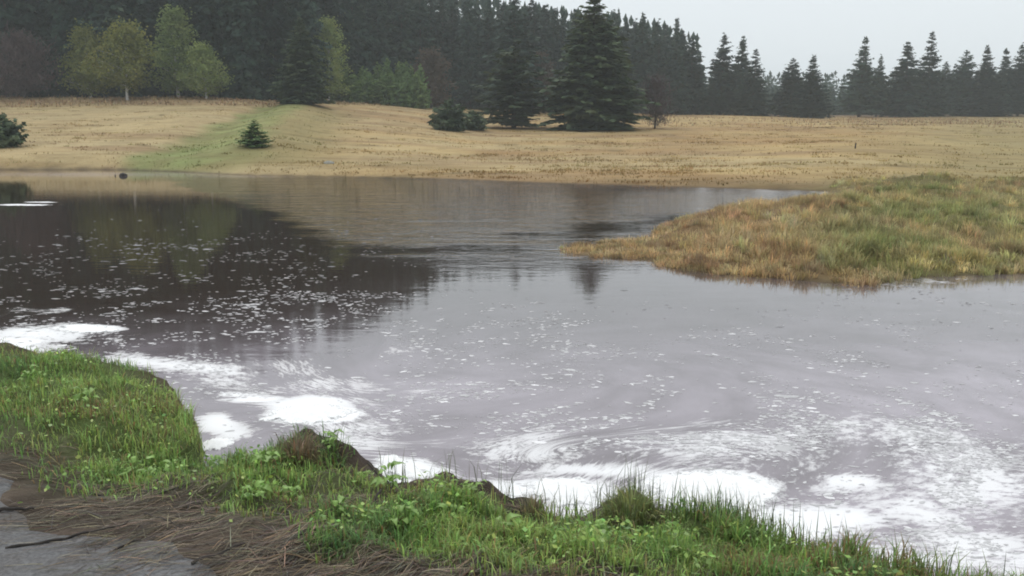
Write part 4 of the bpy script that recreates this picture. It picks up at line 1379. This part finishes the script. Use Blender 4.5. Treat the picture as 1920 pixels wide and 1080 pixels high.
fallen('fallen_twig', [(-5, 938), (30, 934), (62, 930)], 0.009, 'wet_wood', 'short black wet twig at the road edge by the frame', 'twig')
fallen('fallen_twig', [(10, 1024), (90, 1010), (170, 992), (240, 972)], 0.007, 'wet_wood', 'long black twig lying across the muddy road edge', 'twig')
fallen('fallen_twig', [(210, 1034), (250, 1012), (290, 998)], 0.005, 'wet_wood', 'dark twig in the stalk litter beside the long black twig', 'twig')
fallen('fallen_twig', [(160, 878), (240, 886), (310, 894)], 0.005, 'wet_wood', 'thin dark twig under the farther grass patch', 'twig')
fallen('fallen_twig', [(270, 942), (300, 958), (322, 972)], 0.005, 'wet_wood', 'short dark twig pointing down through the litter', 'twig')
fallen('fallen_twig', [(360, 1062), (430, 1032), (500, 1000)], 0.006, 'wet_wood', 'dark twig slanting through the stalks below the green patch', 'twig')
fallen('dead_reed', [(490, 1010), (545, 975), (600, 938)], 0.005, 'dead_reed', 'pale dead reed slanting up beside the green patch', 'reed')
fallen('dead_reed', [(500, 1022), (560, 990), (612, 955)], 0.004, 'dead_reed', 'tan dead reed lying parallel below another near the green patch', 'reed')
fallen('dead_reed', [(440, 1060), (520, 1050), (600, 1046)], 0.004, 'dead_reed', 'straight tan reed lying nearly level at the bottom of the litter', 'reed')


def arched(pts, r, label):
    """bramble shoot with its own heights: (u, v, z)"""
    P = np.array([list(bp(u, v, z * 0.82)) + [z * 0.82] for u, v, z in pts])
    P = smooth_line(P, 6)
    org = P[0].copy()
    V, Q = tube(P - org, r, r * 0.5, 6)
    tag(obj('bramble_shoot', mesh_np('bramble_shoot', V, Q, M['wet_wood'], True), loc=org), label, 'shoot')


arched([(690, 868, 0.40), (712, 893, 0.36), (738, 920, 0.36), (752, 950, 0.40)], 0.006, 'black arching shoot hanging off the earth mound')
arched([(716, 918, 0.44), (706, 930, 0.46), (702, 952, 0.42)], 0.006, 'short black hooked shoot beside the arching one')


def lumpy(name, u, D, size, mat, col, label, cat, seed, zoff=0.0):
    rs_ = np.random.default_rng(seed)
    x_ = xfor(u, D, 320)
    Vs = []
    th_ = np.linspace(0, 2 * np.pi, 13)[:-1]
    for k in range(7):
        ph = -0.5 + k / 6 * (math.pi / 2 + 0.5)
        Vs.append(np.stack([size[0] * math.cos(ph) * np.cos(th_) * (1 + rs_.normal(0, 0.14, 12)), size[1] * math.cos(ph) * np.sin(th_) * (1 + rs_.normal(0, 0.14, 12)), np.full(12, size[2] * math.sin(ph)) * (1 + rs_.normal(0, 0.1, 12))], 1))
    i = np.arange(84).reshape(7, 12); j = np.roll(i, -1, 1)
    Q_ = np.stack([i[:-1], j[:-1], j[1:], i[1:]], -1).reshape(-1, 4)
    o = obj(name, mesh_np(name, np.vstack(Vs), Q_, M[mat], True, np.tile(np.array(col), (84, 1))), loc=(x_, D, max(tz(x_, D), 0.0) + zoff))
    return tag(o, label, cat)


lumpy('tree_stump', 230, 36.5, (0.17, 0.13, 0.13), 'wet_wood', (0.03, 0.025, 0.02), 'dark stump standing in the shallow water at the far shore', 'stump', 1)
lumpy('pale_stone', 617, 40.0, (0.24, 0.16, 0.13), 'ground', (0.42, 0.42, 0.38), 'pale grey stone in the straw at the far waterline', 'stone', 2)


def post(u, D, h, r, label):
    x_ = xfor(u, D, 300)
    V, Q = tube([(0, 0, -0.2), (0.005, 0, h * 0.5), (0.02, 0.01, h)], r, r * 0.85, 8)
    o = obj('wooden_post', mesh_np('wooden_post', V, Q, M['wet_wood'], False), loc=(x_, D, max(tz(x_, D), -0.1)))
    tag(o, label, 'post')


post(213, 36.5, 0.16, 0.025, 'short thin dark post in the water beside the stump')
post(1602, D_for(1602, 279), 0.30, 0.045, 'lone short dark post on the far straw meadow')

# ------------------------------------------------------------------ wet autumn air
hz_v = np.array([(-1500, -30, -1.6), (1500, -30, -1.6), (1500, 5800, -1.6), (-1500, 5800, -1.6), (-1500, -30, 45), (1500, -30, 45), (1500, 5800, 45), (-1500, 5800, 45)], float)
hz_q = np.array([(0, 3, 2, 1), (4, 5, 6, 7), (0, 1, 5, 4), (1, 2, 6, 5), (2, 3, 7, 6), (3, 0, 4, 7)])
hm = bpy.data.materials.new('wet_air')
hm.use_nodes = True
hm.node_tree.nodes.clear()
ho = hm.node_tree.nodes.new('ShaderNodeOutputMaterial')
hv = hm.node_tree.nodes.new('ShaderNodeVolumePrincipled')
hv.inputs['Color'].default_value = (0.90, 0.97, 1.0, 1)
hv.inputs['Density'].default_value = 0.00085
hm.node_tree.links.new(hv.outputs[0], ho.inputs['Volume'])
tag(obj('haze', mesh_np('haze', hz_v, hz_q, hm)), 'thin wet autumn haze over the meadow', 'haze', kind='stuff')
